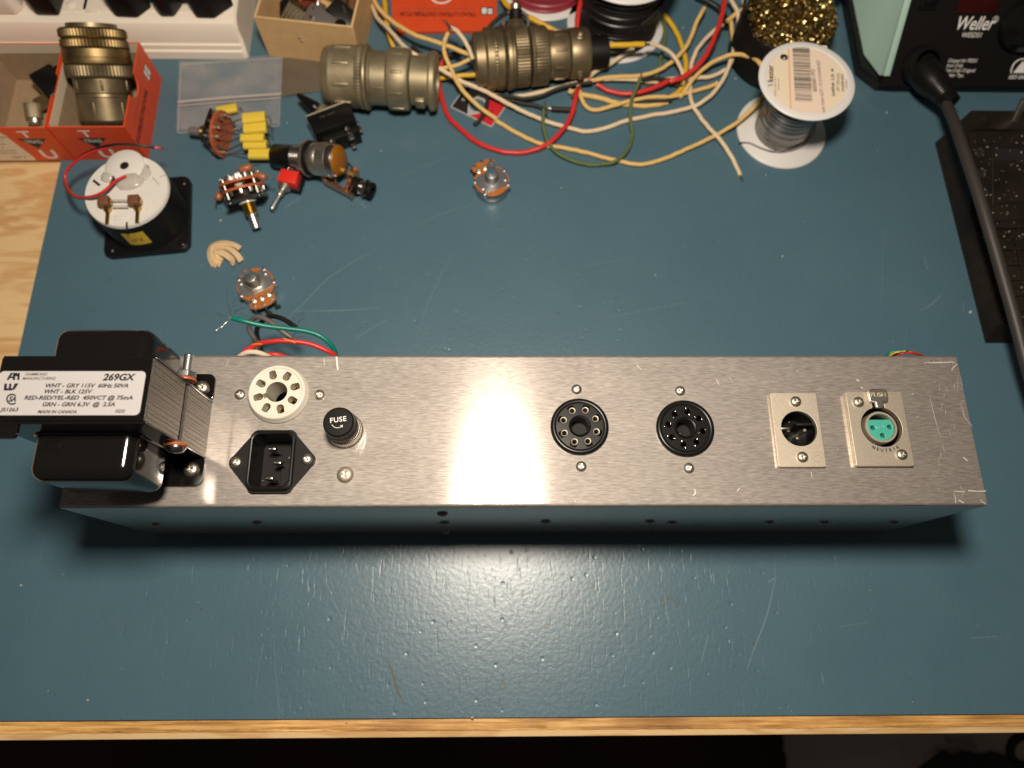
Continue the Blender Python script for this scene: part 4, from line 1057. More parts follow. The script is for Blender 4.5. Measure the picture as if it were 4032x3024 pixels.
# black oddments and small coupling in the left carton
bp = thing('black_adapter', 'glossy black plastic adapter lying in the left red carton', 'adapter', frame(at(205, 335, 14), (0.25, -0.1, 1), (0.72, -0.7, 0)))
MB().box((0, 0, 0), (22, 17, 12), 1.6).build('body', M_BLK, bp, ang=50)
MB().box((13.5, 3, 0.5), (9, 13, 10), 1.4).build('collar', M_BLKM, bp, ang=50)
MB().box((-4, 12.5, -3), (13, 8, 9), 1.2).build('tab', M_BLKM, bp, ang=50)
sc_ = thing('small_coupling', 'small knurled metal coupling in the near corner of the left carton', 'coupling', frame(at(140, 490, 4), (-0.05, 0.85, 0.5), (1, 0, 0)))
MB().lathe([(0, 0), (4.2, 0), (4.6, .8), (4.6, 2.2), (4.0, 2.6), (4.0, 4)], 30).build('collar', M_NI, sc_)
MB().lathe([(4.0, 3.6), (5.3, 4.2), (5.5, 4.8), (5.5, 13), (5.1, 14), (0, 14)], 60, knurl={2: .3, 3: .3}).build('grip', M_OLIVE2, sc_, ang=30)
tag(MB().plate(rrect(16, 10, 2, 3), [], 0, 1.2, frame(at(170, 405, 10), (-.3, -.4, .8), (1, .3, 0)), bev=.3).build('bronze_washer_plate', M_OLIVE), 'small dull metal plate under the black adapter in the left carton', 'plate')

# ---------------------------------------------------------------- brown card box of oddments and grey film bag
bx0, bx1 = Vector((-183.3, 347.8, 0)), Vector((-114.6, 339.3, 0))
ang = math.degrees(math.atan2(bx1.y - bx0.y, bx1.x - bx0.x)); W_ = (bx1 - bx0).length
cb_ = thing('card_box', 'open brown card box full of small parts between the strip and the red flat carton', 'box', T(bx0.x, bx0.y, 0.05) @ RZ(ang))
hh, dd, t = 37.0, 82.0, 1.6
for nm, c, d in (('wall', (W_ / 2, t / 2, hh / 2), (W_, t, hh)), ('wall', (W_ / 2, dd - t / 2, hh / 2), (W_, t, hh)), ('wall', (t / 2, dd / 2, hh / 2), (t, dd - 2 * t, hh)), ('wall', (W_ - t / 2, dd / 2, hh / 2), (t, dd - 2 * t, hh)), ('bottom', (W_ / 2, dd / 2, .8), (W_ - 2 * t, dd - 2 * t, 1.5))):
    MB().box(c, d, .3, seg=1).build(nm, M_CARD, cb_)
def boxat(u, v, z): return cb_.matrix_basis.to_3x3() @ Vector((u, v, z)) + bx0
def ob(name, label, cat, u, v, z, tilt, xd):
    return thing(name, label, cat, frame(boxat(u, v, z), tilt, xd))
o = ob('ribbon_coil', 'dark finned part with a torn paper edge at the left in the card box', 'part', 25, 14, 21, (-.3, -.35, .8), (.75, -.6, 0))
MB().box((0, 0, 0), (24, 18, 12), .8).build('body', M_DST, o)
for i in range(7): MB().box((-9 + i * 3, 0, 6.5), (1.2, 17, 2.0), .2).build('fin', M_OLIVE2, o)
e = MB(); vs = []
for i in range(13): vs += [(12.2 + rnd.uniform(-.6, .6), -9 + i * 1.5, -5), (12.4 + rnd.uniform(-1, 1.6), -9 + i * 1.5, 7 + rnd.uniform(-1, 1))]
e.add(vs, [[2 * i, 2 * i + 2, 2 * i + 3, 2 * i + 1] for i in range(12)]); e.build('torn_edge', M_CREAMB, o)
o = ob('relay', 'grey relay block in the middle of the card box', 'relay', 42, 13, 22, (.1, -.3, .9), (.8, -.5, 0))
MB().box((0, 0, 0), (24, 16, 14), .7).build('body', mk('dull_grey', (.115, .098, .09), .5), o)
for i in range(3): MB().box((13.5, -4 + i * 4, 2), (5, 1.8, 5), .5).build('terminal', M_ZINC, o)
o = ob('relay', 'dark relay block at the right wall of the card box', 'relay', 56, 22, 22, (.2, -.2, .9), (.7, -.5, .1))
MB().box((0, 0, 0), (22, 13, 12), .7).build('body', M_DST, o); MB().lathe([(0, 0), (4, 0), (4, 7), (3, 8), (0, 8)], 16, T(4, -9, 0)).build('post', M_BLK, o)
JUMBLE = set(); i = 0
COLN = {'dark_steel': 'dark metal', 'olive_grey_plate': 'olive grey', 'black_matt_plastic': 'matt black', 'dark_phenolic': 'dark red', 'bronze_plate': 'bronze coloured', 'zinc_plate': 'bright metal', 'brown_plastic': 'brown'}
while len(JUMBLE) < 20:
    i += 1
    u, v = rnd.uniform(8, W_ - 8), rnd.uniform(14, 54); m_ = rnd.choice([M_DST, M_OLIVE2, M_BLKM, M_PHEN2, M_BRONZE, M_ZINC, M_BROWN])
    row = 'near the front wall' if v < 32 else 'further back'
    col_ = 'at the left' if u < W_ * .36 else 'at the centre' if u < W_ * .66 else 'at the right'
    lb = '%s %s component lying %s in the card box, %s' % (COLN[m_.name], 'round' if i % 3 == 0 else 'square', row, col_)
    if lb in JUMBLE: continue
    JUMBLE.add(lb)
    o = link('component', None, None, frame(boxat(u, v, rnd.uniform(16, 24)), (rnd.uniform(-.6, .6), rnd.uniform(-.6, .6), 1), (rnd.uniform(-1, 1), rnd.uniform(-1, 1), 0)))
    tag(o, lb, 'component', 'jumble of components in the card box')
    if i % 3 == 0: MB().lathe([(0, 0), (3.6, 0), (3.6, 9), (2, 10), (2, 13), (0, 13)], 14).build('body', m_, o)
    else: MB().box((0, 0, 0), (rnd.uniform(7, 15), rnd.uniform(5, 9), rnd.uniform(5, 9)), .6).build('body', m_, o)
    MB().tube([(-2, 0, 3), (-6, 3, 9), (-2 + rnd.uniform(-4, 4), 6, 14)], .45, 6).build('pin_wire', M_ZINC, o)

def sheet(name, pxs, zf, mat, nx=56, ny=38, label=None, cat=None):
    a, b, c, d = [at(x, y, 0) for x, y in pxs]             # corners near left, near right, far right, far left
    vs = []
    for j in range(ny + 1):
        for i in range(nx + 1):
            u, v = i / nx, j / ny
            p = a.lerp(b, u).lerp(d.lerp(c, u), v); vs.append((p.x, p.y, zf(u, v)))
    return MB().add(vs, [[j * (nx + 1) + i, j * (nx + 1) + i + 1, (j + 1) * (nx + 1) + i + 1, (j + 1) * (nx + 1) + i] for j in range(ny) for i in range(nx)]).build(name, mat)
gb = sheet('grey_bag', [(1108, 386), (1420, 336), (1440, 262), (1112, 230)], lambda u, v: 0.5 + 0.9 * (noise.noise(Vector((u * 3, v * 3, 0))) + .5), M_GRYBAG)
tag(gb, 'flat grey metallised bag under the olive grey connector', 'bag')
zb_ = thing('zip_bag', 'clear zip bag lying flat behind the yellow capacitor switch', 'zip bag')
for k, dz in ((0, 0.7), (1, 2.6)):
    o = sheet('film', [(700, 524), (1098, 496), (1110, 228), (712, 254)], lambda u, v, dz=dz, k=k: dz + (1.5 * (noise.noise(Vector((u * 4 + k, v * 4, k * 3))) + .3) + 1.3 * abs(noise.noise(Vector((u * 9 + v * 5, v * 6 - u * 3, 2 + k)))) + .5 * noise.noise(Vector((u * 22, v * 17, 7)))) * (1 if k else .3), M_FILM); o.parent = zb_
a, b = at(701, 402, 2.6), at(1108, 370, 2.6)
MB().tube([a, a.lerp(b, .5) + Vector((0, 0, .5)), b], 0.95, 8).build('zip_seal', mk('zip_plastic', (.55, .50, .48), .25, alpha=.75), zb_)
a, b = at(701, 417, 2.4), at(1106, 386, 2.4)
MB().tube([a, a.lerp(b, .5) + Vector((0, 0, .4)), b], 0.5, 8).build('zip_seal', mk('zip_plastic_thin', (.55, .50, .48), .25, alpha=.6), zb_)
for a, b in (((712, 254), (1110, 228)), ((712, 254), (700, 524)), ((1110, 228), (1098, 496)), ((700, 524), (1098, 496))):
    MB().tube([at(*a, 1.4), at(*b, 1.4)], 0.32, 6, smooth=False).build('welded_edge', mk('weld', (.6, .55, .52), .3, alpha=.55), zb_)

# red flat carton, printed face up and upside down
rf = thing('red_flat_carton', 'flattened red carton with black lettering behind the olive connector', 'carton')
ol = [at(1570, 136, 0), at(1897, 133, 0), at(1957, 88, 0), at(1957, -60, 0), at(1538, -60, 0), at(1546, 81, 0)]
MB().prism([(p.x, p.y) for p in ol], 0.1, 3.2, bev=.25).build('carton_board', M_REDC, rf)
q = at(1875, 48, 3.2); q2 = at(1585, 60, 3.2)
def flip(px, py): p = at(px, py, 3.24); return T(p.x, p.y, 3.24) @ RZ(180)
t1 = text('TRIAD-UTRAD DISTRIBUTOR', 5.6, rf, flip(1876, 56), M_INK, bold=.012, width=0.79)
text('AN OPERATION OF MAXSON ELECTRONICS, VENICE, CALIFORNIA', 2.0, rf, flip(1866, 35), M_INKG, width=.9)
p = at(1918, 43, 3.24)
MB().plate(rrect(9.4, 7.0, .8, 3, p.x, p.y), [], 3.2, 3.24).build('logo_border', M_INK, rf)
lo = MB()
for x, y, w_, h_ in ((-2.2, .5, 3.6, 4.6), (2.2, 1.1, 3.6, 2.2), (2.2, -1.6, 3.6, 2.2), (-2.2, -2.4, 3.6, .8)): lo.plate(rrect(w_, h_, .4, 3, p.x + x, p.y + y), [], 3.24, 3.27)
lo.build('logo', M_WHT, rf)
p = at(1738, -22, 3.24); MB().plate(circ(p.x, p.y, 9.2, 36), [circ(p.x, p.y, 7.6, 36)], 3.2, 3.25).build('round_emblem', M_WHT, rf)

# ---------------------------------------------------------------- spools of wire
def spool(name, label, c, r, h, rc, mat_w, wr, cat='wire spool', hub=True):
    s_ = thing(name, label, cat, T(c[0], c[1], 0.05))
    for z0 in (0, h - 2.2):
        MB().lathe([(0, z0), (r - .8, z0), (r, z0 + .8), (r, z0 + 1.4), (r - .8, z0 + 2.2), (0, z0 + 2.2)], 64).build('flange', M_SPOOL, s_, ang=50)
    pr = [(rc, 2.0)]; k = int((h - 4.4) / (2 * wr))
    for i in range(k):
        z0 = 2.2 + (h - 4.4) * i / k; z1_ = 2.2 + (h - 4.4) * (i + 1) / k; w0 = rnd.uniform(-.5, .4) * wr
        for f in (0.02, .2, .5, .8): pr.append((rc + w0 - wr + wr * math.sqrt(max(0, 1 - (2 * f - 1) ** 2)) * 1.0, z0 + (z1_ - z0) * f))
    pr.append((rc, h - 2.0))
    o = MB().lathe(pr, 56).build('wound_wire', mat_w, s_, ang=70)
    return s_
bs = spool('wire_spool', 'white spool of black wire standing behind the bronze connector', (74, 379), 36.5, 56, 30.5, M_WBP, 1.5)
MB().tube([(12, -29.5, 30), (24, -20, 34), (30.5, -6, 38), (31, 10, 40)], 1.4, 8).build('loose_turn', M_WBP, bs)
MB().tube([(-22, -22, 44), (-5, -31.5, 48), (15, -28, 49), (30, -10, 50)], 1.4, 8).build('loose_turn', M_WBP, bs)
spool('wire_spool', 'white spool of dark pink wire at the top edge, left of the black wire spool', (22, 420), 38.5, 50, 33, M_WRC, 1.2)
p = at(3245, 60, 20); sp3 = thing('white_spool', 'small white spool half hidden behind the brass wool', 'spool', T(218, 392, 0.05))
MB().lathe([(0, 0), (19, 0), (20, 1), (20, 2), (19, 3), (8, 3), (8, 32), (18, 32), (19, 33), (19, 34), (18, 35), (0, 35)], 48).build('spool_body', M_SPOOL, sp3, ang=50)

# solder spool
so = thing('solder_spool', 'white solder spool with paper label standing on the mat', 'solder spool', T(188.2, 283.8, 0.05))
hS = 56.0
topc = at(3178, 314, hS)
lean = Vector((topc.x - 188.2, topc.y - 283.8, hS - 0)).normalized()
MB().lathe([(0, 0), (30.8, 0), (31.8, .8), (31.8, 1.6), (31.0, 2.4), (0, 2.6)], 72).build('flange', M_SPOOL, so, ang=50)
tp_ = T(topc.x - 188.2, topc.y - 283.8, 0)
MB().lathe([(0, hS - 2.6), (30.2, hS - 2.4), (31.0, hS - 1.6), (31.0, hS - .6), (30.2, hS), (26.6, hS), (26.2, hS - .5), (0, hS - .5)], 72, tp_).build('flange', M_SPOOL, so, ang=50)
pr = [(16, 2.5)]
for i in range(44):
    z0 = 2.6 + (hS - 5.4) * i / 44; w0 = 19.2 - (1.6 if 30 < i < 34 else 0) + rnd.uniform(-.12, .12)
    pr += [(w0 - .14, z0 + .05), (w0, z0 + .55)]
pr.append((16, hS - 2.6))
Msh = Matrix(((1, 0, (topc.x - 188.2) / hS, 0), (0, 1, (topc.y - 283.8) / hS, 0), (0, 0, 1, 0), (0, 0, 0, 1)))
MB().lathe(pr, 64, Msh).build('wound_solder', M_SOLD, so, ang=75)
pts = [at(2908, 562, 3.4), at(2950, 563, 3.6), at(2990, 580, 4), at(3040, 595, 5), at(3090, 592, 7), at(3150, 572, 9), at(3200, 530, 12), at(3208, 480, 20), at(3180, 430, 28)]
MB().tube([p - Vector((188.2, 283.8, 0)) for p in pts], .45, 8).build('loose_end', M_SOLD, so)
def z5p(x, y, z=hS - .45): p = at(*z5(x, y), z); return p - Vector((188.2, 283.8, 0.05))
lab = MB().lathe([(0, hS - .42), (25.6, hS - .42)], 64, tp_).build('paper_label', M_CREAMP, so)
zl2 = hS - .36
q = [z5p(1335, 390), z5p(1360, 960), z5p(1690, 1000), z5p(1672, 400)]
def inpoly(pts, z, nm, mat):
    ar = sum(a.x * b.y - b.x * a.y for a, b in zip(pts, pts[1:] + pts[:1]))
    if ar < 0: pts = pts[::-1]
    return MB().prism([(p.x, p.y) for p in pts], z, z + .06).build(nm, mat, so)
inpoly(q, zl2, 'price_sticker', M_PINKP)
inpoly([z5p(1330, 390), z5p(1352, 960), z5p(1362, 960), z5p(1340, 390)], zl2 + .02, 'orange_stripe', mk('orange_print', (.75, .35, .1), .6))
bc = MB(); x0, y0, y1 = 1370, 396, 885; yy = y0
while yy < y1:
    h_ = rnd.choice([3, 3, 5, 7, 10]); g_ = rnd.choice([3, 4, 6, 9])
    f = (yy - y0) / (y1 - y0); dx = 24 * f
    a = [z5p(1370 + dx, yy), z5p(1520 + dx, yy + 8), z5p(1520 + dx, yy + 8 + h_), z5p(1370 + dx, yy + h_)]
    a = a[::-1]
    bc.add([(p.x, p.y, zl2 + .075) for p in a], [[0, 1, 2, 3]])
    yy += h_ + g_
bc.build('barcode', M_INK, so)
def stext(s_, x, y, size, mat=M_INK, rot=90, bold=0, width=1.0, align='LEFT', sh=0):
    p = z5p(x, y); text(s_, size, so, T(p.x, p.y, zl2 + .08) @ RZ(rot), mat, bold=bold, width=width, align=align, shear=sh, ext=.01)
stext('B0006811PO', 1570, 800, 3.5, width=.95, rot=87, bold=.006)
stext('Kester Solder 63/37 1.1% 44 (24-6040-0027', 1645, 1000, 3.0, width=.80, rot=87)
stext('kester', 1182, 745 - 30, 5.2, rot=83, bold=.015)
stext('ITASCA, IL 60143  USA', 1222, 840, 1.5, M_INKG, rot=83); stext('www.kester.com', 1250, 790, 1.4, M_INKG, rot=83)
stext('Sn60Pb40  3.3%  44', 1730, 840, 2.9, rot=84, bold=.01, width=.95)
stext('.031" (0.8 mm)', 1768, 800, 2.4, rot=82); stext('24-6040-0027', 1812, 800, 2.5, rot=84, bold=.006); stext('J-STD-004 C', 1840, 775, 1.5, M_INKG, rot=80)
p = z5p(1298, 500); MB().lathe([(0, zl2 + .08), (2.5, zl2 + .08)], 28, T(p.x, p.y, 0)).build('round_mark', M_INK, so)
stext('Pb', 1300, 512, 2.2, M_WHT, rot=83, align='CENTER', bold=.02)
ks = MB()
for i in range(2):
    for j in range(4):
        p = z5p(1163 + j * 11, 745 - i * 34 - j * 2); ks.plate(rrect(.8 if (i + j) % 2 else .6, 1.6, .1, 2, p.x, p.y), [], zl2 + .05, zl2 + .08)
ks.build('checker_mark', mk('blue_grey_ink', (.28, .33, .42), .6), so)

# brass wool in its black holder
bw = thing('tip_cleaner', 'black holder filled with glittering brass wool behind the solder spool', 'tip cleaner', T(191, 351, 0.05))
MB().lathe([(0, 0), (33, 0), (34.5, 2), (34, 10), (33, 30), (32, 36), (31, 37), (30.2, 35), (30.2, 30), (30, 8), (0, 8)], 56).build('holder', M_BLKM, bw, ang=50)
wl = MB(); 
core = []
for i in range(2000):
    a, b_ = rnd.uniform(0, 2 * PI), math.sqrt(rnd.uniform(0, 1)); z = 32 + 18 * math.sqrt(max(0, 1 - b_ * b_ * .92)) + rnd.uniform(-3, 1.5)
    c = Vector((31 * b_ * math.cos(a), 31 * b_ * math.sin(a), z))
    u = Vector((rnd.uniform(-1, 1), rnd.uniform(-1, 1), rnd.uniform(-.5, .8))).normalized(); v = u.cross(Vector((rnd.uniform(-1, 1), rnd.uniform(-1, 1), rnd.uniform(-1, 1)))).normalized()
    r = rnd.uniform(.9, 2.1); w_ = rnd.uniform(.3, .6); k = 5; a0 = rnd.uniform(0, 6)
    vs = []
    for j in range(k + 1):
        t_ = a0 + 4.0 * j / k; q = c + u * r * math.cos(t_) + v * r * math.sin(t_); n_ = u.cross(v)
        vs += [q - n_ * w_ + u * .25 * j / k, q + n_ * w_ + v * .4 * (j / k)]
    wl.add(vs, [[2 * j, 2 * j + 1, 2 * j + 3, 2 * j + 2] for j in range(k)])
o = wl.build('brass_wool', M_SWARF, bw, ang=25); o['kind'] = 'stuff'
MB().lathe([(29.5, 24), (28.5, 32), (21, 42), (10, 46), (0, 47)], 40).build('wool_core', mk('dark_swarf', (.16, .10, .03), .5, 1.0, bump=1.0, bscale=500, bdist=.001), bw)

# ================================================================ panel meter lying face down
mt = thing('panel_meter', 'black panel meter lying face down, white back with red and black wires', 'panel meter', T(-249.6, 210.8, 0.05) @ RZ(6.5))
MB().prism(rrect(55.5, 57, 5.5, 6), 0, 5.2, bev=.9).build('front_bezel', M_BLK, mt, ang=50)
for sx in (-1, 1):
    for sy in (-1, 1): MB().lathe([(0, 5.2), (2.4, 5.25), (1.8, 5.6), (1.5, 5.9), (0, 6.0)], 18, T(sx * 23, sy * 23.5, 0)).build('corner_stud', M_BLK, mt)
MB().lathe([(27.4, 5), (27.2, 6.2), (26.4, 7), (26.3, 31.5), (26.0, 32.2)], 64).build('drum', M_BLK, mt, ang=50)
MB().lathe([(26.2, 31), (26.2, 33.6), (25.6, 34.6), (0, 34.6)], 64).build('back_cover', M_WPL, mt, ang=50)
Mi = mt.matrix_basis.inverted()
def mp_(px, py, z): p = Mi @ (at(px, py, z) * S); return Vector((p.x, p.y, p.z)) if False else Vector((p.x / 1, p.y / 1, p.z / 1))
mtm = T(-249.6, 210.8, 0.05) @ RZ(6.5); mti = mtm.inverted()
def mz(x, y, z=34.6): return mti @ at(x * .4521, 500 + y * .4521, z)      # from the enlarged view of the meter
p = mz(1085, 345, 36)
MB().lathe([(0, 34), (12.4, 34.3), (12.3, 35.9), (11.5, 36.5), (2.9, 36.5), (2.7, 36.2), (2.7, 31)], 40, T(p.x, p.y + .5, 0)).build('boss', M_WPL, mt, ang=50)
MB().lathe([(0, 36.3), (2.75, 36.3)], 20, T(p.x, p.y + .5, 0)).build('boss_hole', M_INK, mt)
MB().lathe([(0, 34), (2.75, 34)], 20, T(p.x, p.y + .5, 0)).build('boss_hole', M_INK, mt)
def blob(name, c, rx, ry, rz, mat):
    b = bmesh.new(); bmesh.ops.create_icosphere(b, subdivisions=3, radius=1)
    for v in b.verts:
        k = 1 + .22 * noise.noise(v.co * 2.1 + Vector(c) * .3)
        v.co = Vector((c[0] + v.co.x * rx * k, c[1] + v.co.y * ry * k, c[2] + v.co.z * rz * k))
    return MB().bm(b).build(name, mat, mt, ang=80)
p = mz(1130, 480); blob('glue_blob', (p.x, p.y, 34.6), 8.5, 6.2, 3.2, M_GLUE)
p = mz(945, 440); blob('glue_blob', (p.x, p.y, 34.6), 4.6, 4.0, 2.4, M_GLUE)
p = mz(1250, 400); blob('glue_blob', (p.x, p.y, 34.6), 4.6, 6.0, 1.6, M_GLUE)
for x0, y0, x1, y1, wd in ((812, 465, 870, 510, 1.6), (1395, 437, 1440, 420, .9), (1330, 440, 1390, 505, .9), (1105, 830, 1105, 905, 1.1)):
    a, b_ = mz(x0, y0), mz(x1, y1); d = b_ - a
    MB().box((d.length / 2, 0, 34.62), (d.length, wd, .5), .1, T(a.x, a.y, 0) @ RZ(math.degrees(math.atan2(d.y, d.x)))).build('slot_mark', M_INK if wd > 1 else M_GLUE, mt)
for x, y in ((915, 660), (1175, 650)):
    p = mz(x, y, 37)
    tb_ = MB().box((p.x, p.y, 37.6), (6.8, 6.4, 5.4), .5).build('terminal_block', M_BROWN, mt)
    MB().box((p.x + 3.8, p.y - .6, 38), (1.5, 3.6, 3.6), .4).build('clip', M_BRASS, tb_)
    MB().lathe([(0, 35), (2.4, 35), (2.4, 37.4), (1.6, 38.2), (0, 38.3)], 6, T(p.x + 1.4, p.y - 4.2, 0)).build('terminal_nut', M_BRASS, tb_)
    MB().box((p.x + 1.2, p.y - 9.2, 35.4), (2.3, 10.5, .9), .2).build('terminal_strap', M_BRASS, tb_)
a, b_ = mz(985, 660, 37), mz(1115, 660, 37)
for dy in (1.5, -3.0): MB().tube([(a.x, a.y + dy, 37), (b_.x, b_.y + dy, 37)], .8, 8, smooth=False).build('link_rod', M_GLUE, mt)
p = mz(1055, 790); MB().box((p.x, p.y, 34.7), (9, 3, .8), .2).build('moulded_bar', M_WPL, mt)
p = mz(1300, 690); MB().box((p.x, p.y, 34.65), (1.0, 9, .6), .2).build('moulded_bar', M_WPL, mt)
# yellow sticker bent round the drum
ys = MB(); vs = []; k = 10
for i in range(k + 1):
    a = rad(-104 + 30 * i / k); vs += [(26.5 * math.cos(a), 26.5 * math.sin(a), 12.5), (26.5 * math.cos(a), 26.5 * math.sin(a), 26.5)]
ys.add(vs, [[2 * i, 2 * i + 2, 2 * i + 3, 2 * i + 1] for i in range(k)]).build('yellow_sticker', M_YELS, mt)
am = rad(-89)
text('F-2V', 4.6, mt, frame((26.55 * math.cos(am), 26.55 * math.sin(am), 19), (math.cos(am), math.sin(am), 0), (-math.sin(am), math.cos(am), 0)) @ RZ(180), M_INKG, align='CENTER', width=.8)
def mw(pts): return [mti @ at(x * .4521, 500 + y * .4521, z) for x, y, z in pts]
MB().tube(mw([(1100, 428, 38.5), (1010, 465, 40), (930, 540, 41), (850, 590, 41), (750, 612, 38), (650, 600, 32), (590, 530, 28), (565, 450, 27), (590, 370, 30), (660, 300, 34), (760, 235, 38), (860, 195, 41), (960, 172, 42), (1000, 160, 42)]), .85, 9).build('red_wire', M_WR, mt)
MB().tube(mw([(985, 435, 37), (990, 450, 39), (975, 480, 40), (930, 548, 40), (840, 600, 39.5), (740, 620, 36), (640, 605, 30.5), (580, 535, 26.5), (560, 450, 25.5), (600, 360, 29), (690, 270, 35), (780, 215, 39), (900, 170, 43), (1020, 152, 44), (1130, 152, 43), (1250, 165, 41), (1345, 178, 38)]), .8, 9).build('black_wire', M_WBP, mt)
MB().tube(mw([(1335, 176, 38), (1380, 182, 37), (1400, 185, 36)]), .75, 8).build('red_wire_end', M_WR, mt)
MB().tube(mw([(1398, 184, 36), (1425, 188, 35)]), .3, 6).build('bare_end', M_COPPER, mt)

# ================================================================ potentiometers
def pot(name, label, px, py, rot, long_thread, tongue_up):
    c = at(px, py, 0)
    t_ = thing(name, label, 'potentiometer', T(c.x, c.y, 0.05) @ RZ(rot))
    MB().lathe([(0, 0), (11.2, 0), (12, .8), (12, 7.6), (11.7, 8.0)], 56).build('can', M_ZINC if long_thread else M_STEEL, t_, ang=50)
    wf = [(11.9 * math.cos(rad(a)), 11.9 * math.sin(rad(a))) for a in range(-62, 243, 8)]
    wf += [(-8.6, -11.5), (-8.2, -15.4), (-4, -17.0), (0, -17.4), (4, -17.0), (8.2, -15.4), (8.6, -11.5)]
    MB().prism(wf, 7.9, 9.3, bev=.15).build('wafer', M_PHEN, t_)
    # bent metal cover with cut-away sides
    cv = [(11.0 * math.cos(rad(a)), 11.0 * math.sin(rad(a))) for a in range(-28, 50, 8)] + [(8.2, 8.6)] + [(11.0 * math.cos(rad(a)) * .8, 11.0 * math.sin(rad(a)) * .78) for a in range(62, 120, 10)] + [(-8.2, 8.6)] + [(11.0 * math.cos(rad(a)), 11.0 * math.sin(rad(a))) for a in range(130, 209, 8)] + [(-7, -6.8), (7, -6.8)]
    MB().prism(cv, 9.3, 10.4, bev=.35).build('cover', M_ZINC, t_)
    for a in (-18, 42, 138, 198): MB().box((11.6 * math.cos(rad(a)), 11.6 * math.sin(rad(a)), 8.6), (2.2, 3.0, 4.2), .5, None).build('fold_tab', M_ZINC, t_)
    for a in (25, 155): MB().lathe([(1.1, 10.3), (1.0, 10.9), (.5, 11.1), (0, 11.1)], 14, T(9.2 * math.cos(rad(a)), 9.2 * math.sin(rad(a)), 0)).build('stud', M_ZINC, t_)
    for sx in (-1, 0, 1):
        MB().lathe([(2.0, 9.2), (1.9, 10.0), (1.2, 10.3), (.8, 9.9), (.6, 9.4), (0, 9.4)], 18, T(sx * 4.9, -10.3 + (0 if sx else -.6), 0)).build('rivet', M_NI, t_)
        MB().lathe([(1.5, 9.2), (1.3, 10.1), (0, 10.4)], 14, T(sx * 5.8, -14.2 - (0 if sx else 1.4), 0)).build('rivet', M_NI, t_)
        lg_ = MB(); y0 = -15.2 - (0 if sx else 1.6)
        lg_.tube([(sx * 6.2, y0 + 1, 8.6), (sx * 6.4, y0 - 1.2, 8.2), (sx * 6.6, y0 - 1.8, 5.4), (sx * 6.6, y0 - 2.0, 3.6)], .85, 8)
        rg = [(sx * 6.6 + 1.7 * math.cos(2 * PI * i / 14), y0 - 2.1 - .0, 2.2 + 1.7 * math.sin(2 * PI * i / 14)) for i in range(15)]
        lg_.tube(rg, .5, 6, smooth=False); lg_.build('solder_lug', M_DST, t_)
    pr = [(5.6, 10.3), (5.4, 11.0), (3.9, 11.2)]
    n_ = 9 if long_thread else 6
    for i in range(n_): pr += [(4.45, 11.4 + i * .95), (3.95, 11.85 + i * .95)]
    zt_ = 11.4 + n_ * .95
    pr += [(3.6, zt_), (3.0, zt_ + .1)]
    MB().lathe(pr, 36).build('bushing', M_ZINC if not long_thread else M_NI, t_, ang=30)
    if long_thread: MB().prism(circ(0, 0, 6.4, 6), 11.2, 13.4, bev=.3).build('nut', M_NI, t_)
    zs = zt_ + (8 if long_thread else 11)
    MB().lathe([(3.0, zt_ - 1), (3.0, zs - .5), (2.7, zs), (.8, zs), (.7, zs - .3), (0, zs - .3)], 36).build('shaft', M_ZINC, t_, ang=50)
    return t_
pot('potentiometer', 'potentiometer with a long plain shaft standing alone below the red wire loop', 1937, 742, 205, False, True)
pot('potentiometer', 'potentiometer with a threaded bushing and three lugs beside the rubber band', 1024, 1145, 26, True, False)

# rubber band bundle
rb = thing('rubber_band', 'tan rubber band curled up on the mat', 'rubber band')
def z7(x, y, z): return at(700 + x * .3617, 850 + y * .3617, z)
for pts in ([(395, 540, 2), (350, 440, 3), (360, 340, 4), (420, 300, 5), (500, 290, 5.5), (600, 310, 5), (680, 355, 3)],
            [(470, 530, 2), (400, 470, 3), (395, 390, 5), (440, 345, 6.5), (540, 350, 7), (630, 410, 6), (690, 490, 2.4)],
            [(590, 530, 2), (590, 480, 4), (520, 420, 5.4), (440, 390, 5), (420, 430, 3), (470, 490, 2.2)],
            [(425, 545, 2), (375, 470, 2.5), (375, 380, 4), (440, 318, 6), (520, 322, 6.4)]):
    P = spline([z7(*p) for p in pts], 1.2); vs = []; fs = []
    for i, q in enumerate(P):
        t_ = (P[min(i + 1, len(P) - 1)] - P[max(i - 1, 0)]).normalized(); s_ = t_.cross(Vector((0, 0, 1))).normalized(); u = s_.cross(t_)
        tw = rad(35); s2 = s_ * math.cos(tw) + u * math.sin(tw); u2 = u * math.cos(tw) - s_ * math.sin(tw)
        vs += [q + s2 * 2.1 + u2 * .5, q + s2 * 2.1 - u2 * .5, q - s2 * 2.1 - u2 * .5, q - s2 * 2.1 + u2 * .5]
    for i in range(len(P) - 1): fs += [[4 * i + k, 4 * i + (k + 1) % 4, 4 * i + 4 + (k + 1) % 4, 4 * i + 4 + k] for k in range(4)]
    fs += [[0, 1, 2, 3], [4 * len(P) - 1, 4 * len(P) - 2, 4 * len(P) - 3, 4 * len(P) - 4]]
    MB().add(vs, fs).build('loop', M_RUBB, rb)

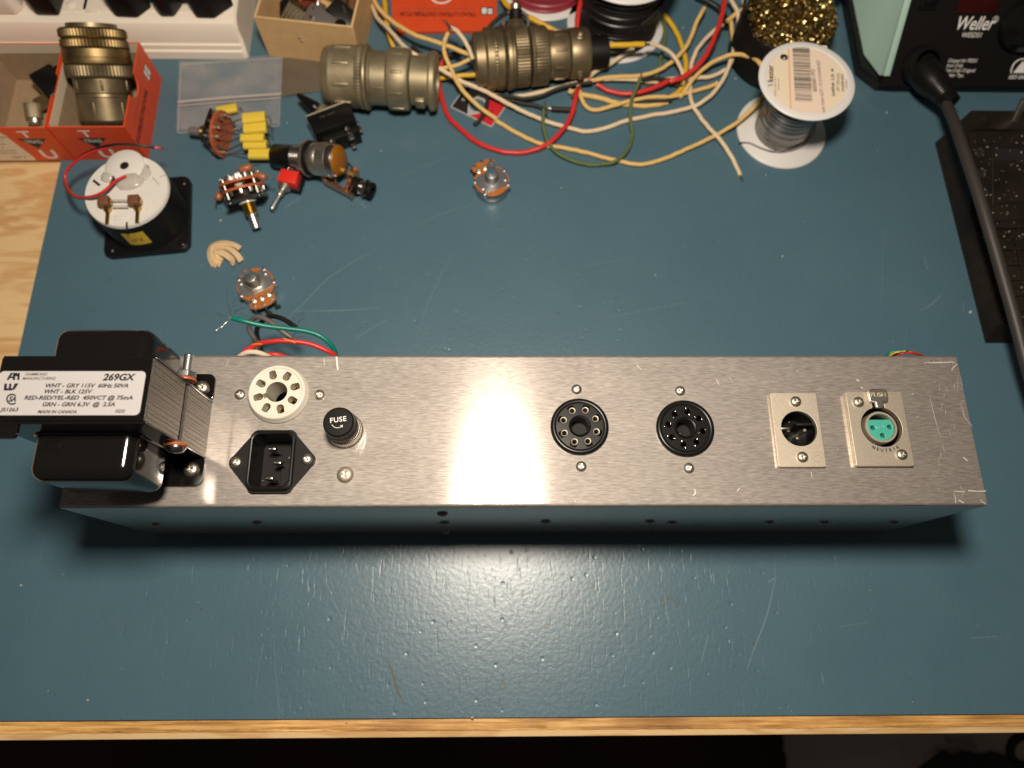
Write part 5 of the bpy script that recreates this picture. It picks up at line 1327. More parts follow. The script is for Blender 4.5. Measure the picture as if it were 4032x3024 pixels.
# ================================================================ rotary switch with yellow capacitors
def za(x, y, z): return at(700 + x * .2049, 380 + y * .2049, z)
A0, A1 = za(240, 655, 10), za(1180, 760, 12)
Mr = frame(A0, A1 - A0, (0, 0, 1)); rs = thing('rotary_switch', 'rotary switch wired to a row of yellow capacitors', 'rotary switch', Mr)
La = (A1 - A0).length
MB().lathe([(0, 0), (2.6, 0), (3.0, .5), (3.0, 8.4), (0, 8.4)], 28).build('shaft', mk('grey_metal', (.36, .32, .30), .45, .7), rs)
pr = [(0, 8.2)]
for i in range(7): pr += [(3.9, 8.3 + i * .95), (4.4, 8.7 + i * .95)]
MB().lathe(pr + [(3.4, 15)], 28).build('bushing', M_BRASS, rs)
MB().prism(circ(0, 0, 5.6, 6), 13.6, 15.6, bev=.3).build('nut', M_NI, rs)
MB().box((0, 0, 17), (25, 23, 2.2), 1.0).build('index_plate', M_DST, rs)
MB().lathe([(0, 18), (10.5, 18), (10.5, 22), (0, 22)], 32).build('detent', M_BLKM, rs)
MB().lathe([(0, 22.2), (15.6, 22.2), (15.8, 22.6), (15.6, 24.0), (0, 24.0)], 40).build('wafer', M_FIBRE, rs, ang=50)
for sx in (-1, 1): MB().tube([(sx * 9, 9, 16), (sx * 9, 9, 26)], 1.6, 10, smooth=False).build('spacer', M_NI, rs)
tm = MB().box((0, 0, 0), (1.2, 2.2, 4.4), .35).mesh('terminal', M_NI)
for i in range(12):
    a = rad(i * 30 + 15); link('terminal', tm, rs, T(12.6 * math.cos(a), 12.6 * math.sin(a), 25.4) @ RZ(math.degrees(a)))
for i in range(12):
    a = rad(i * 30); link('terminal', tm, rs, T(13.6 * math.cos(a), 13.6 * math.sin(a), 21.2) @ RZ(math.degrees(a)))
Mri = Mr.inverted()
for k, (x0, y0, x1, y1, r, z, e) in enumerate([(1255, 440, 1690, 395, 4.1, 21, 1), (1275, 625, 1710, 590, 4.1, 18, 1), (1215, 800, 1660, 800, 3.0, 15, 2), (1270, 930, 1710, 925, 3.4, 12, 2), (1375, 1110, 1810, 1110, 3.9, 9, 2), (760, 290, 1140, 215, 3.4, 6.5, 1)]):
    a, b_ = Mri @ za(x0, y0, z), Mri @ za(x1, y1, z); d = b_ - a
    Mk = frame(a, d, Mri.to_3x3() @ Vector((0, 0, 1)))
    cap = MB().prism(rrect(2 * r * .62, 2 * r, min(r * .55, 2), 4), 0, d.length, Mk, bev=.25).build('yellow_capacitor', M_YEL, rs)
    ea = rad(k * 30 + 15)
    MB().tube([a + d.normalized() * .3, a - d.normalized() * 2.5, Vector((12.6 * math.cos(ea), 12.6 * math.sin(ea), 27))], .42, 6).build('lead', M_TIN, cap)
    MB().tube([b_ - d.normalized() * .3, b_ + d.normalized() * 2.2, b_ + d.normalized() * 3 + Mri.to_3x3() @ Vector((0, -2.5, -4))], .42, 6).build('lead', M_TIN, cap)

# second rotary switch with brown capacitors
def zb2(x, y, z): return at(820 + x * .1944, 620 + y * .1944, z)
B0, B1 = zb2(985, 1440, 5), zb2(600, 330, 23)
Mr = frame(B0, B1 - B0, (0, 0, 1)); r2 = thing('rotary_switch', 'rotary switch with brown capacitors and a brass threaded shaft', 'rotary switch', Mr); Mri = Mr.inverted()
MB().lathe([(0, 0), (2.6, 0), (3.0, .5), (3.0, 9.8), (0, 9.8)], 28).build('shaft', M_ZINC, r2)
pr = [(0, 9.6)]
for i in range(8): pr += [(3.9, 9.7 + i * .95), (4.4, 10.1 + i * .95)]
MB().lathe(pr + [(3.4, 17.6)], 28).build('bushing', M_BRASS, r2)
MB().lathe([(3, 17.2), (5.8, 17.3), (5.8, 18.8), (3, 19)], 24).build('nut_highlight', M_CER, r2)  # white ring on the nut: its highlight put into the colour
MB().box((0, 0, 20), (24, 26, 1.8), 1.2).build('index_plate', M_DST, r2)
MB().lathe([(0, 21), (9.5, 21), (9.5, 25), (0, 25)], 28).build('detent', M_BLKM, r2)
for z0, r in ((25.6, 14.2), (30.4, 14.4)): MB().lathe([(0, z0), (r - .2, z0), (r, z0 + .4), (r, z0 + 1.3), (r - .2, z0 + 1.7), (0, z0 + 1.7)], 40).build('wafer', M_FIBRE, r2, ang=50)
for sx, sy in ((1, 1), (1, -1), (-1, 1), (-1, -1)): MB().tube([(sx * 8.5, sy * 9.5, 18.6), (sx * 8.5, sy * 9.5, 34)], 1.5, 10, smooth=False).build('spacer', M_DST, r2)
for i in range(12):
    a = rad(i * 30); link('terminal', tm, r2, T(12.8 * math.cos(a), 12.8 * math.sin(a), 24.6) @ RZ(math.degrees(a))); link('terminal', tm, r2, T(12.6 * math.cos(a), 12.6 * math.sin(a), 33.4) @ RZ(math.degrees(a)))
for i in range(8):
    a = rad(i * 45 + 10); link('terminal', tm, r2, T(8.0 * math.cos(a), 8.0 * math.sin(a), 34.5) @ RX(20) @ RZ(40 * i))
for k, (x0, y0, x1, y1, r, z) in enumerate([(625, 260, 890, 180, 2.4, 27), (885, 335, 1180, 410, 2.4, 24), (275, 690, 175, 860, 2.4, 9), (690, 500, 530, 545, 2.4, 25.5)]):
    a, b_ = Mri @ zb2(x0, y0, z), Mri @ zb2(x1, y1, z); d = b_ - a
    cap = MB().lathe([(0, 0), (r * .6, .1), (r, 1.0), (r, d.length - 1.0), (r * .6, d.length - .1), (0, d.length)], 22, frame(a, d, (1, .1, 0))).build('brown_capacitor', M_BRNC if k < 3 else M_CREAMB, r2, ang=60)
    ea = rad(k * 60 + 20)
    MB().tube([a, a - d.normalized() * 2.5, Vector((12 * math.cos(ea), 12 * math.sin(ea), 33))], .42, 6).build('lead', M_TIN, cap)
    MB().tube([b_, b_ + d.normalized() * 2.5, b_ + d.normalized() * 4 + Mri.to_3x3() @ Vector((.5, .5, -2))], .42, 6).build('lead', M_TIN, cap)
a = Mri @ zb2(560, 440, 24); MB().box(tuple(a), (6.5, 6, 4.5), 1.0).build('white_block', M_CER, r2)

# mini toggle with red body
p = zb2(1650, 440, 8); mtg = thing('mini_toggle', 'small red bodied toggle switch with a bright lever', 'toggle switch', frame(at(1143, 712, 6.2), (0.0, -0.02, 1), (1, -.22, 0)))
MB().box((0, 0, 0.5), (12.6, 9.6, 11), .5).build('red_body', M_REDP, mtg)
MB().box((1.0, -.6, -3.2), (14, 11, 4.6), .4).build('dark_base', M_BLKM, mtg)
for sx in (-4, 0, 4):
    for sz in (-2.4, 3): MB().tube([(sx + 1, 4.6, sz), (sx + 1.4, 8.4, sz), (sx + 1.4, 9.2, sz)], .75, 8).build('terminal', M_TIN, mtg)
Mb_ = frame((-2.0, -4.8, .5), (-.22, -1, 0), (0, 0, 1)); pr = [(0, 0), (5.4, 0), (5.4, 1.4), (3.0, 1.5)]
for i in range(5): pr += [(2.9, 1.7 + i * .9), (2.5, 2.1 + i * .9)]
MB().lathe([(0, 0), (4.6, 0), (4.6, 1.6), (3.3, 1.8), (3.3, 3.2), (2.6, 3.4)], 24, Mb_).build('flange', M_NI, mtg)
MB().lathe([(2.2, 3.2)] + [(q, 3.4 + i * .55) for i in range(9) for q in (2.1,)] + [(1.8, 8.4), (0, 8.4)], 22, Mb_).build('bushing', M_NI, mtg)
MB().lathe([(1.1, 8.0), (1.15, 9.5), (1.75, 18), (1.75, 18.8), (1.2, 19.6), (0, 19.8)], 18, Mb_ @ RY(-4)).build('lever', M_ZINC, mtg, ang=60)

# big toggle switch
def zc(x, y, z): return at(1050 + x * .2049, 300 + y * .2049, z)
q = [zc(785, 750, 21), zc(1520, 475, 21), zc(1700, 830, 21), zc(880, 985, 21)]
cx = sum(q, Vector()) / 4; xa = (q[1] - q[0]).normalized()
tg = thing('toggle_switch', 'large black toggle switch with a pointed bat lever and screw terminals', 'toggle switch', frame((cx.x, cx.y, 10.6), (0, 0, 1), xa))
MB().box((0, -1.5, 0), (30, 15.5, 20.6), .9).build('body', M_BAKE, tg)
MB().box((1.5, -11, -3), (26, 6, 14), .8).build('lower_body', M_BLKM, tg)
MB().box((0, 6.9, 0), (31, 1.3, 21), .3).build('metal_plate', M_NIS, tg)
Mb_ = frame((-1.5, 7.2, 1.5), (-.42, 1, .22), (0, 0, 1)); pr = [(0, 0), (6.6, 0), (6.6, 1.6), (5.8, 1.9)]
for i in range(5): pr += [(5.8, 2.0 + i), (5.3, 2.5 + i)]
MB().lathe(pr + [(5.0, 7.2), (3.0, 8.4), (0, 8.4)], 28, Mb_).build('bushing', M_OLIVE2, tg)
MB().lathe([(2.8, 7.6), (4.4, 10.5), (4.3, 12), (3.2, 18), (1.8, 24.5), (1.0, 26), (0, 26.4)], 26, Mb_ @ RY(0) @ RX(6)).build('bat_lever', M_BAKE, tg, ang=60)
text('MIL 3500', 2.6, tg, T(-7, 1.5, 10.33), mk('worn_print', (.07, .06, .05), .6), width=1.1)
for x, y, z in ((-6, -14.5, 3), (6.5, -12.8, 7.5), (6.5, -12.8, -2)):
    MB().lathe([(0, 0), (2.3, 0), (2.4, .6), (2.0, 1.8), (1.0, 2.0), (.8, 1.2), (0, 1.2)], 20, frame((x, y, z), (0.3, -.6, .75), (1, 0, 0))).build('terminal_screw', M_DST, tg)
    MB().box((x + .6, y - 4.0, z - 2.2), (3.4, 6.5, 1.1), .4).build('terminal_lug', M_TIN, tg)
for y in (-3, -9): MB().box((16.2, y, -3), (2.6, 3.0, 1.2), .3).build('terminal_lug', M_TIN, tg)
MB().box((-15.6, -8, -2), (2.6, 3.0, 1.2), .3).build('terminal_lug', M_TIN, tg)

# pilot lamp holder
def zd(x, y, z): return at(1050 + x * .2049, 520 + y * .2049, z)
P0, P1 = zd(165, 460, 8.5), zd(1390, 545, 21); Mp = frame(P0, P1 - P0, (0, 0, 1))
pl = thing('pilot_lamp', 'panel lamp holder with black barrel, knurled ring and amber lens', 'pilot lamp', Mp)
Lp = (P1 - P0).length; u = Lp / 1225
MB().lathe([(0, 0), (7.4, 0), (8.1, .6), (8.1, 395 * u), (0, 395 * u)], 40).build('barrel', M_BAKE, pl, ang=50)
pr = [(7.4, 390 * u)]
for i in range(10): pr += [(8.2, (392 + i * 24) * u), (7.7, (404 + i * 24) * u)]
MB().lathe(pr + [(7.6, 635 * u)], 40).build('thread', M_STEEL, pl, ang=25)
MB().lathe([(7.5, 620 * u), (12.0, 640 * u), (12.2, 660 * u), (12.0, 690 * u), (8, 695 * u)], 48).build('flange', M_NI, pl)
MB().lathe([(8, 695 * u), (11.4, 700 * u), (11.4, 745 * u), (8, 750 * u)], 40).build('gasket', M_BLKM, pl)
MB().lathe([(8, 745 * u), (10.4, 750 * u), (10.8, 790 * u), (10.8, 900 * u), (10.5, 910 * u)], 48).build('ring', M_NI, pl)
kn = {i: .35 for i in range(2, 9)}
MB().lathe([(10.2, 905 * u), (10.9, 910 * u)] + [(11.0, (915 + i * 24) * u) for i in range(8)] + [(10.4, 1095 * u)], 72, knurl=kn).build('knurled_ring', M_NI, pl, ang=20)
MB().lathe([(10.3, 1090 * u), (10.9, 1100 * u), (10.8, 1180 * u), (10.2, 1210 * u), (8.8, 1212 * u)], 48).build('bezel', M_STEEL, pl)
MB().lathe([(10.0, 1200 * u), (9.9, 1225 * u), (8.8, 1250 * u), (5.5, 1280 * u), (2, 1292 * u), (0, 1294 * u)], 48).build('lens', M_AMB, pl, ang=70)

# phone jack
jk = thing('phone_jack', 'open frame phone jack with copper leaves below the amber lamp', 'jack')
J0, J1 = zd(1560, 970, 7), zd(1950, 1110, 7); Mj = frame(J0, J1 - J0, (0, 0, 1))
MB().lathe([(2.2, 20 * .034), (5.6, 1.0), (5.8, 6), (5.0, 6.3)], 30, Mj @ T(0, 0, 3.2)).build('body_ring', M_BLKM, jk)
pr = [(3.4, 9)]
for i in range(5): pr += [(4.7, 9.4 + i * 1.25), (4.1, 10.0 + i * 1.25)]
MB().lathe(pr + [(3.2, 16), (2.6, 15.6), (2.6, 9)], 30, Mj).build('bushing', M_STEEL, jk)
MB().lathe([(4.2, 12.4), (6.4, 12.5), (6.4, 14.6), (4.2, 14.8)], 6, Mj).build('nut', M_DST, jk)
MB().lathe([(3.6, 16), (5.8, 16.1), (5.8, 18.6), (3.2, 18.8)], 28, Mj).build('end_ring', M_BLKM, jk)
def leaf(nm, pts, w_, th, mat, side=(0, 0, 1)):
    P = spline(pts, .8); vs = []; fs = []; sd = Vector(side)
    for i, q in enumerate(P):
        t_ = (P[min(i + 1, len(P) - 1)] - P[max(i - 1, 0)]).normalized(); s_ = (sd - t_ * sd.dot(t_)).normalized(); n_ = t_.cross(s_)
        vs += [q + s_ * w_ / 2 + n_ * th / 2, q + s_ * w_ / 2 - n_ * th / 2, q - s_ * w_ / 2 - n_ * th / 2, q - s_ * w_ / 2 + n_ * th / 2]
    for i in range(len(P) - 1): fs += [[4 * i + k, 4 * i + (k + 1) % 4, 4 * i + 4 + (k + 1) % 4, 4 * i + 4 + k] for k in range(4)]
    fs += [[0, 1, 2, 3], [4 * len(P) - 1, 4 * len(P) - 2, 4 * len(P) - 3, 4 * len(P) - 4]]
    return MB().add(vs, fs).build(nm, mat, jk)
leaf('spring_leaf', [zd(1600, 1230, 6), zd(1560, 1190, 6), zd(1350, 1080, 6), zd(1140, 965, 6), zd(1075, 900, 6), zd(1085, 830, 6), zd(1150, 810, 6), zd(1200, 835, 6), zd(1270, 825, 6), zd(1320, 930, 6)], 5.5, 1.2, M_COPPER)
leaf('spring_leaf', [zd(1580, 1160, 8), zd(1480, 1100, 8), zd(1250, 980, 8)], 4, 1.0, M_COPPER)
leaf('copper_leaf', [zd(1600, 1235, 7), zd(1650, 1150, 7), zd(1700, 1000, 7), zd(1760, 800, 7)], 9, 1.0, M_COPPER)
leaf('copper_leaf', [zd(1520, 1150, 8), zd(1570, 1050, 8), zd(1600, 920, 8), zd(1660, 740, 8)], 8, 1.0, M_COPPER)
leaf('copper_leaf', [zd(1560, 1140, 9), zd(1610, 1050, 9), zd(1640, 960, 9)], 6, 1.0, M_COPPER)
for k, (x, y) in enumerate(((1720, 760), (1590, 980), (1560, 1090))): MB().box(tuple(zd(x, y, 8)), (3.2, 3.0, 7), .5).build('insulator', M_BRNC, jk)
lug = [(1.9 * math.cos(rad(a)), 1.9 * math.sin(rad(a))) for a in range(30, 331, 20)] + [(8, -1.5), (9.5, 0), (8, 1.6)]
c = zd(1500, 750, 13); d = zd(1680, 850, 9) - c
MB().plate(lug, [circ(0, 0, .85, 12)], -.4, .4, frame(c, (-.25, -.2, .95), d)).build('solder_lug', M_BRASS, jk)
leaf('thin_lug', [zd(1545, 560, 4), zd(1640, 660, 5), zd(1720, 740, 6)], 1.6, .6, M_TIN)

# on/off legend plate
lgp = thing('legend_plate', 'small black and red switch legend plate under the yellow wire', 'legend plate')
qd = [at(*z3(1722, 948), 0), at(*z3(1835, 745), 0), at(*z3(2192, 918), 0), at(*z3(2088, 1112), 0)]
ux = (qd[2] - qd[1]).normalized(); c = sum(qd, Vector()) / 4; Ml = frame((c.x, c.y, .1), (0, 0, 1), ux); w_, h_ = (qd[2] - qd[1]).length, (qd[1] - qd[0]).length
MB().plate(rrect(w_, h_, .8, 3), [circ(-1.5, 0, 5.6, 28)], 0, .9, Ml).build('plate', M_SIL, lgp)
MB().plate([(-w_ / 2 + .8, -h_ / 2 + .8), (-3.2, -h_ / 2 + .8), (-6.0, -5.5), (-8.2, 0), (-6.0, 5.5), (-3, h_ / 2 - .8), (-w_ / 2 + .8, h_ / 2 - .8)], [], .9, .95, Ml).build('black_field', M_INK, lgp)
MB().plate([(-1.5, -h_ / 2 + .8), (w_ / 2 - .8, -h_ / 2 + .8), (w_ / 2 - .8, h_ / 2 - .8), (1.5, h_ / 2 - .8), (4.2, 5), (6, 0), (4.2, -5)], [], .9, .95, Ml).build('red_field', mk('red_print', (.55, .02, .03), .4), lgp)
text('OFF', 4.0, lgp, Ml @ T(-12, 1.5, .97) @ RZ(90), M_WHT, align='CENTER', bold=.01); text('0', 4.0, lgp, Ml @ T(10.5, 0, .97), M_INK, align='CENTER', bold=.01)

# ================================================================ the tangle of wires
def wpath(pts):
    o = []
    for p in pts:
        f = {'3': z3, '4': z4, '5': z5}[p[0]]; x, y = f(p[1], p[2]); o.append(at(x, y, p[3] if len(p) > 3 else 3.0))
    return o
WIRES = []
def cw(label, mat, r, pts, ends=None, name='wire', group=None):
    t_ = thing(name, label, 'wire', None, group)
    P = wpath(pts)
    sd = len(WIRES) * 7.3
    P = [q + Vector((noise.noise(q * .06 + Vector((sd, 0, 0))), noise.noise(q * .06 + Vector((0, sd, 0))), 0)) * 1.0 for q in P]
    Q = spline(P, 2.2); Q = [q + Vector((noise.noise(q * .22 + Vector((sd, 3, 0))), noise.noise(q * .22 + Vector((5, sd, 0))), .3 * noise.noise(q * .2))) * .42 for q in Q]
    MB().tube(Q, lambda t: r * (1 + .07 * noise.noise(Vector((t * len(Q) * .5, sd, 0)))), 10, smooth=False).build('insulation', mat, t_)
    for k in (ends or ()):
        a, b_ = (P[0], P[1]) if k == 0 else (P[-1], P[-2]); d = (a - b_).normalized()
        MB().tube([a - d * .5, a + d * 2.2, a + d * 4.0 + Vector((rnd.uniform(-1, 1), rnd.uniform(-1, 1), .3))], r * .42, 7, step=.8).build('bare_end', M_TIN, t_)
    WIRES.append(t_); return t_
cw('long cream cloth wire sweeping from the top edge and back up past the brass wool', M_WC, 1.55, [('3', 1040, -60, 6), ('3', 1045, 60, 8), ('3', 1080, 160, 12), ('3', 1170, 260, 20), ('3', 1300, 400, 25), ('3', 1420, 490, 26), ('3', 1620, 600, 18), ('3', 1800, 700, 14), ('3', 2000, 790, 10), ('4', 663, 890, 7), ('4', 950, 1035, 4), ('4', 1150, 1105, 3), ('4', 1350, 1143, 2), ('4', 1520, 1112, 2), ('4', 1700, 1050, 2), ('4', 1950, 1000, 2), ('5', 250, 990, 2), ('5', 480, 935, 4), ('5', 600, 880, 6), ('5', 710, 780, 7), ('5', 790, 650, 9), ('5', 830, 520, 10), ('5', 880, 380, 10), ('5', 930, 250, 11), ('5', 962, 120, 12), ('5', 945, -20, 14)])
cw('yellow cloth wire looping along the front of the tangle to the solder spool', M_WYC, 1.5, [('3', 1690, 285, 26), ('3', 1655, 370, 24), ('3', 1660, 470, 22), ('3', 1710, 590, 18), ('3', 1800, 760, 14), ('3', 1950, 920, 8), ('3', 2100, 1030, 4), ('4', 560, 1050, 2), ('4', 760, 1170, 2), ('4', 960, 1255, 2.5), ('4', 1150, 1290, 2), ('4', 1350, 1330, 2), ('4', 1600, 1400, 2), ('4', 1800, 1432, 2), ('4', 2000, 1390, 2), ('4', 2212, 1305, 3), ('5', 700, 1180, 4), ('5', 900, 1065, 8), ('5', 1050, 930, 10), ('5', 1125, 830, 12), ('5', 1150, 700, 20), ('5', 1090, 560, 24), ('5', 1000, 492, 20), ('5', 860, 474, 16), ('5', 700, 530, 12), ('5', 560, 630, 9), ('5', 460, 745, 6), ('5', 385, 850, 3)], (0,))
cw('red wire looping below the bronze connector', M_WR, 1.75, [('4', 130, 440, 10), ('4', 95, 530, 7), ('4', 62, 640, 4), ('4', 75, 800, 2.5), ('4', 145, 1000, 2), ('4', 280, 1150, 2), ('4', 450, 1268, 2), ('4', 650, 1325, 2), ('4', 820, 1322, 2), ('4', 1000, 1255, 3.5), ('4', 1130, 1150, 5), ('4', 1205, 1030, 6), ('4', 1240, 920, 8), ('4', 1262, 830, 9), ('4', 1300, 720, 4)])
cw('red wire crossing the white spool flange above the bronze connector', M_WR, 1.75, [('4', 1300, -30, 30), ('4', 1280, 90, 28), ('4', 1262, 220, 24), ('4', 1258, 330, 20), ('4', 1300, 480, 8), ('4', 1350, 640, 6), ('4', 1385, 700, 5)])
cw('red wire curving up past the tan wires to the top edge', M_WR, 1.8, [('4', 1435, 738, 4), ('4', 1560, 800, 3), ('4', 1720, 820, 4), ('4', 1900, 775, 6), ('4', 2080, 700, 8), ('5', 320, 710, 10), ('5', 470, 645, 12), ('5', 590, 520, 16), ('5', 670, 380, 18), ('5', 735, 200, 20), ('5', 775, 40, 22), ('5', 790, -60, 22)])
cw('green cloth wire drooping in a deep U below the tangle', M_WG, 1.35, [('4', 985, 930, 8), ('4', 972, 1000, 7), ('4', 968, 1110, 5), ('4', 1025, 1265, 3.6), ('4', 1150, 1365, 3), ('4', 1300, 1420, 2.5), ('4', 1450, 1440, 2), ('4', 1600, 1410, 4.5), ('4', 1700, 1310, 4), ('4', 1738, 1180, 4), ('4', 1722, 1000, 7), ('4', 1745, 850, 10), ('4', 1785, 760, 12), ('4', 1815, 680, 14)], (0, 1))
cw('green cloth wire running down from the black wire spool', M_WG, 1.35, [('4', 2005, 150, 6), ('4', 2028, 270, 6), ('4', 2022, 400, 5), ('4', 1995, 540, 4), ('4', 1970, 640, 2), ('4', 1870, 740, 2)])
cw('thick yellow wire hanging in front of the grey film at the top edge', M_WY, 1.9, [('3', 1135, -50, 8), ('3', 1145, 100, 10), ('3', 1165, 230, 12), ('3', 1190, 340, 10), ('3', 1228, 445, 6)])
cw('yellow cloth wire running from the top edge into the bronze connector', M_WYC, 1.6, [('3', 1030, -40, 14), ('3', 1075, 60, 16), ('3', 1200, 180, 18), ('3', 1400, 300, 20), ('3', 1600, 375, 21), ('3', 1760, 430, 21), ('3', 1890, 485, 20)])
cw('bright yellow wire slanting down behind the bronze connector', M_WY, 1.9, [('4', 600, -30, 10), ('4', 660, 50, 12), ('4', 760, 115, 14), ('4', 900, 180, 14), ('4', 1080, 270, 12), ('4', 1220, 345, 10), ('4', 1300, 390, 6)])
cw('bright yellow straight sleeve across the front of the black wire spool', M_WY, 2.0, [('4', 1335, 390, 24), ('4', 1500, 394, 25), ('4', 1680, 393, 25), ('4', 1842, 388, 24)], (1,))
cw('cream cloth wire leaving the yellow sleeve to the right', M_WC, 1.4, [('4', 1868, 380, 22), ('4', 1950, 388, 20), ('4', 2060, 445, 16), ('4', 2140, 545, 12), ('4', 2185, 640, 9), ('4', 2195, 720, 5)])
cw('yellow wire curving down from the black wire spool', M_WY, 1.8, [('5', 240, 120, 5), ('5', 300, 190, 5), ('5', 360, 290, 4), ('5', 410, 400, 3.5), ('5', 438, 520, 3), ('5', 435, 640, 3), ('5', 415, 740, 2.5), ('5', 370, 810, 2), ('5', 300, 850, 2)])
cw('tan cloth wire with a frayed end rising beside the red wire', M_WYC, 1.55, [('5', 598, 70, 14), ('5', 575, 130, 14), ('5', 530, 220, 12), ('5', 500, 310, 10), ('5', 450, 410, 9), ('5', 380, 490, 8), ('5', 270, 575, 7), ('5', 130, 640, 7), ('5', -10, 662, 7), ('4', 1640, 665, 7), ('4', 1500, 680, 6), ('4', 1400, 705, 6)], (0,))
cw('cream cloth wire running level behind the green loop', M_WC, 1.5, [('4', 1380, 706, 5), ('4', 1480, 692, 5), ('4', 1640, 690, 5), ('4', 1800, 700, 4.5), ('4', 1950, 712, 4), ('5', 200, 700, 4), ('5', 350, 685, 4), ('5', 500, 678, 4), ('5', 640, 672, 4), ('5', 720, 645, 4), ('5', 785, 605, 5)])
cw('cream cloth wire under the bronze connector rising to the right', M_WC, 1.6, [('4', 500, 825, 3), ('4', 640, 838, 3), ('4', 800, 832, 3.5), ('4', 1000, 790, 4), ('4', 1180, 745, 5), ('4', 1310, 710, 6), ('4', 1420, 630, 6), ('4', 1540, 565, 6), ('4', 1650, 490, 7), ('4', 1760, 435, 8)])
cw('yellow cloth wire low in the middle of the tangle', M_WYC, 1.9, [('4', 1190, 790, 4), ('4', 1290, 818, 3), ('4', 1450, 860, 2.5), ('4', 1600, 895, 2), ('4', 1760, 915, 2), ('4', 1900, 915, 2), ('4', 2050, 890, 2)])
cw('tan cloth wire bending sharply below the clamp of the bronze connector', M_WYC, 1.5, [('4', 1275, 750, 7), ('4', 1292, 830, 5), ('4', 1325, 905, 4), ('4', 1385, 955, 3), ('4', 1470, 955, 3), ('4', 1600, 915, 4.5), ('4', 1750, 875, 5), ('4', 1900, 852, 5), ('4', 2050, 843, 5), ('5', 120, 858, 4), ('5', 300, 845, 4), ('5', 480, 808, 3), ('5', 620, 765, 3), ('5', 720, 720, 4)])
cw('cream cloth wire hanging down to a frayed tip left of the solder spool', M_WC, 1.5, [('5', 760, 215, 10), ('5', 660, 300, 9), ('5', 560, 410, 8), ('5', 505, 520, 6), ('5', 485, 640, 4), ('5', 480, 750, 3), ('5', 495, 880, 5), ('5', 560, 1000, 3), ('5', 650, 1120, 4), ('5', 740, 1220, 5), ('5', 820, 1330, 3), ('5', 875, 1420, 2), ('5', 915, 1530, 2)], (1,))
cw('tan cloth wire standing upright left of the brass wool', M_WYC, 1.5, [('5', 830, 150, 10), ('5', 846, 260, 9), ('5', 852, 380, 9), ('5', 850, 480, 10), ('5', 830, 560, 9)])
cw('tan cloth wire end crossing behind the black tip cleaner', M_WYC, 1.6, [('5', 800, 185, 12), ('5', 870, 120, 13), ('5', 950, 75, 14), ('5', 1030, 35, 14)], (0,))
cw('cream cloth wire curling at the top edge between red and black', M_WC, 1.5, [('5', 820, -30, 15), ('5', 870, 50, 15), ('5', 900, 120, 14), ('5', 900, 210, 12), ('5', 885, 300, 10)])
cw('short cream wire stub bent beside the nose of the bronze connector', M_WC, 1.5, [('4', 165, 245, 30), ('4', 220, 270, 31), ('4', 280, 340, 30), ('4', 330, 430, 27), ('4', 362, 515, 24)], (0,))
cw('tan wire stub passing under the nose of the bronze connector', M_WYC, 1.4, [('4', 50, 595, 16), ('4', 130, 585, 17), ('4', 240, 560, 18), ('4', 345, 505, 20)])
cw('short straight yellow wire pointing at the bronze connector', M_WY, 1.7, [('4', 62, 678, 6), ('4', 180, 672, 8), ('4', 300, 660, 9), ('4', 420, 650, 10)])
cw('black cloth wire twisting below the bronze connector', M_WB, 1.4, [('4', 330, 790, 3), ('4', 480, 838, 3), ('4', 640, 868, 3), ('4', 780, 895, 3), ('4', 900, 915, 3), ('4', 960, 935, 3)])
cw('black cloth wire twisted over the cream wire', M_WB, 1.3, [('4', 560, 835, 5), ('4', 700, 842, 6.5), ('4', 820, 858, 6), ('4', 960, 828, 5), ('4', 1100, 775, 6), ('4', 1250, 738, 7), ('4', 1400, 718, 7)])
cw('black cloth wire end beside the green loop', M_WB, 1.7, [('4', 1040, 950, 4), ('4', 1120, 955, 4), ('4', 1235, 950, 4)], (0,))
cw('black cloth wire weaving through the right of the tangle', M_WB, 1.4, [('4', 1830, 690, 8), ('4', 1950, 685, 7), ('4', 2080, 705, 5), ('5', 320, 730, 4), ('5', 420, 760, 3)])
cw('black cloth wire low at the right of the tangle', M_WB, 1.4, [('4', 1760, 890, 4), ('4', 1900, 885, 4), ('4', 2080, 872, 4), ('5', 200, 880, 3), ('5', 330, 850, 3), ('5', 430, 815, 3)])
cw('black wire strip lying across the legend plate', M_WB, 1.5, [('4', 480, 800, 4), ('4', 482, 880, 3.2), ('4', 470, 950, 3), ('4', 430, 1030, 2.5), ('4', 370, 1090, 2)])
cw('black wire running from the top edge beside the cream wire', M_WB, 1.3, [('5', 962, -20, 16), ('5', 948, 60, 15), ('5', 915, 150, 14), ('5', 890, 230, 12), ('5', 880, 320, 10)])
cw('black cable across the back between spool and brass wool', M_WBP, 2.2, [('5', 520, -30, 6), ('5', 640, 20, 6), ('5', 740, 90, 5), ('5', 790, 170, 4), ('5', 800, 250, 3)])
cw('grey wire passing behind the olive connector to the right', M_WB, 1.6, [('3', 1370, 400, 6), ('3', 1480, 480, 6), ('3', 1600, 490, 7), ('3', 1750, 460, 9), ('3', 1900, 360, 16), ('3', 2010, 280, 20), ('3', 2110, 180, 22), ('3', 2200, 110, 22)])
for a, b_, lab in ((('4', 200, 290, 29), ('4', 115, 180, 34), 'frayed grey strands'), (('4', 960, 930, 9), ('4', 1015, 975, 9), 'tinned joint'), (('4', 1300, 740, 9), ('4', 1215, 840, 8), 'tinned joint')):
    P = wpath([a, b_])
    for k in range(3): MB().tube([P[0], P[0].lerp(P[1], .5) + Vector((rnd.uniform(-2, 2), rnd.uniform(-2, 2), 0)), P[1] + Vector((rnd.uniform(-2.5, 2.5), rnd.uniform(-2.5, 2.5), 0))], .4, 6).build('bare_end', M_TIN, WIRES[0] if lab[0] == 'f' else WIRES[5])
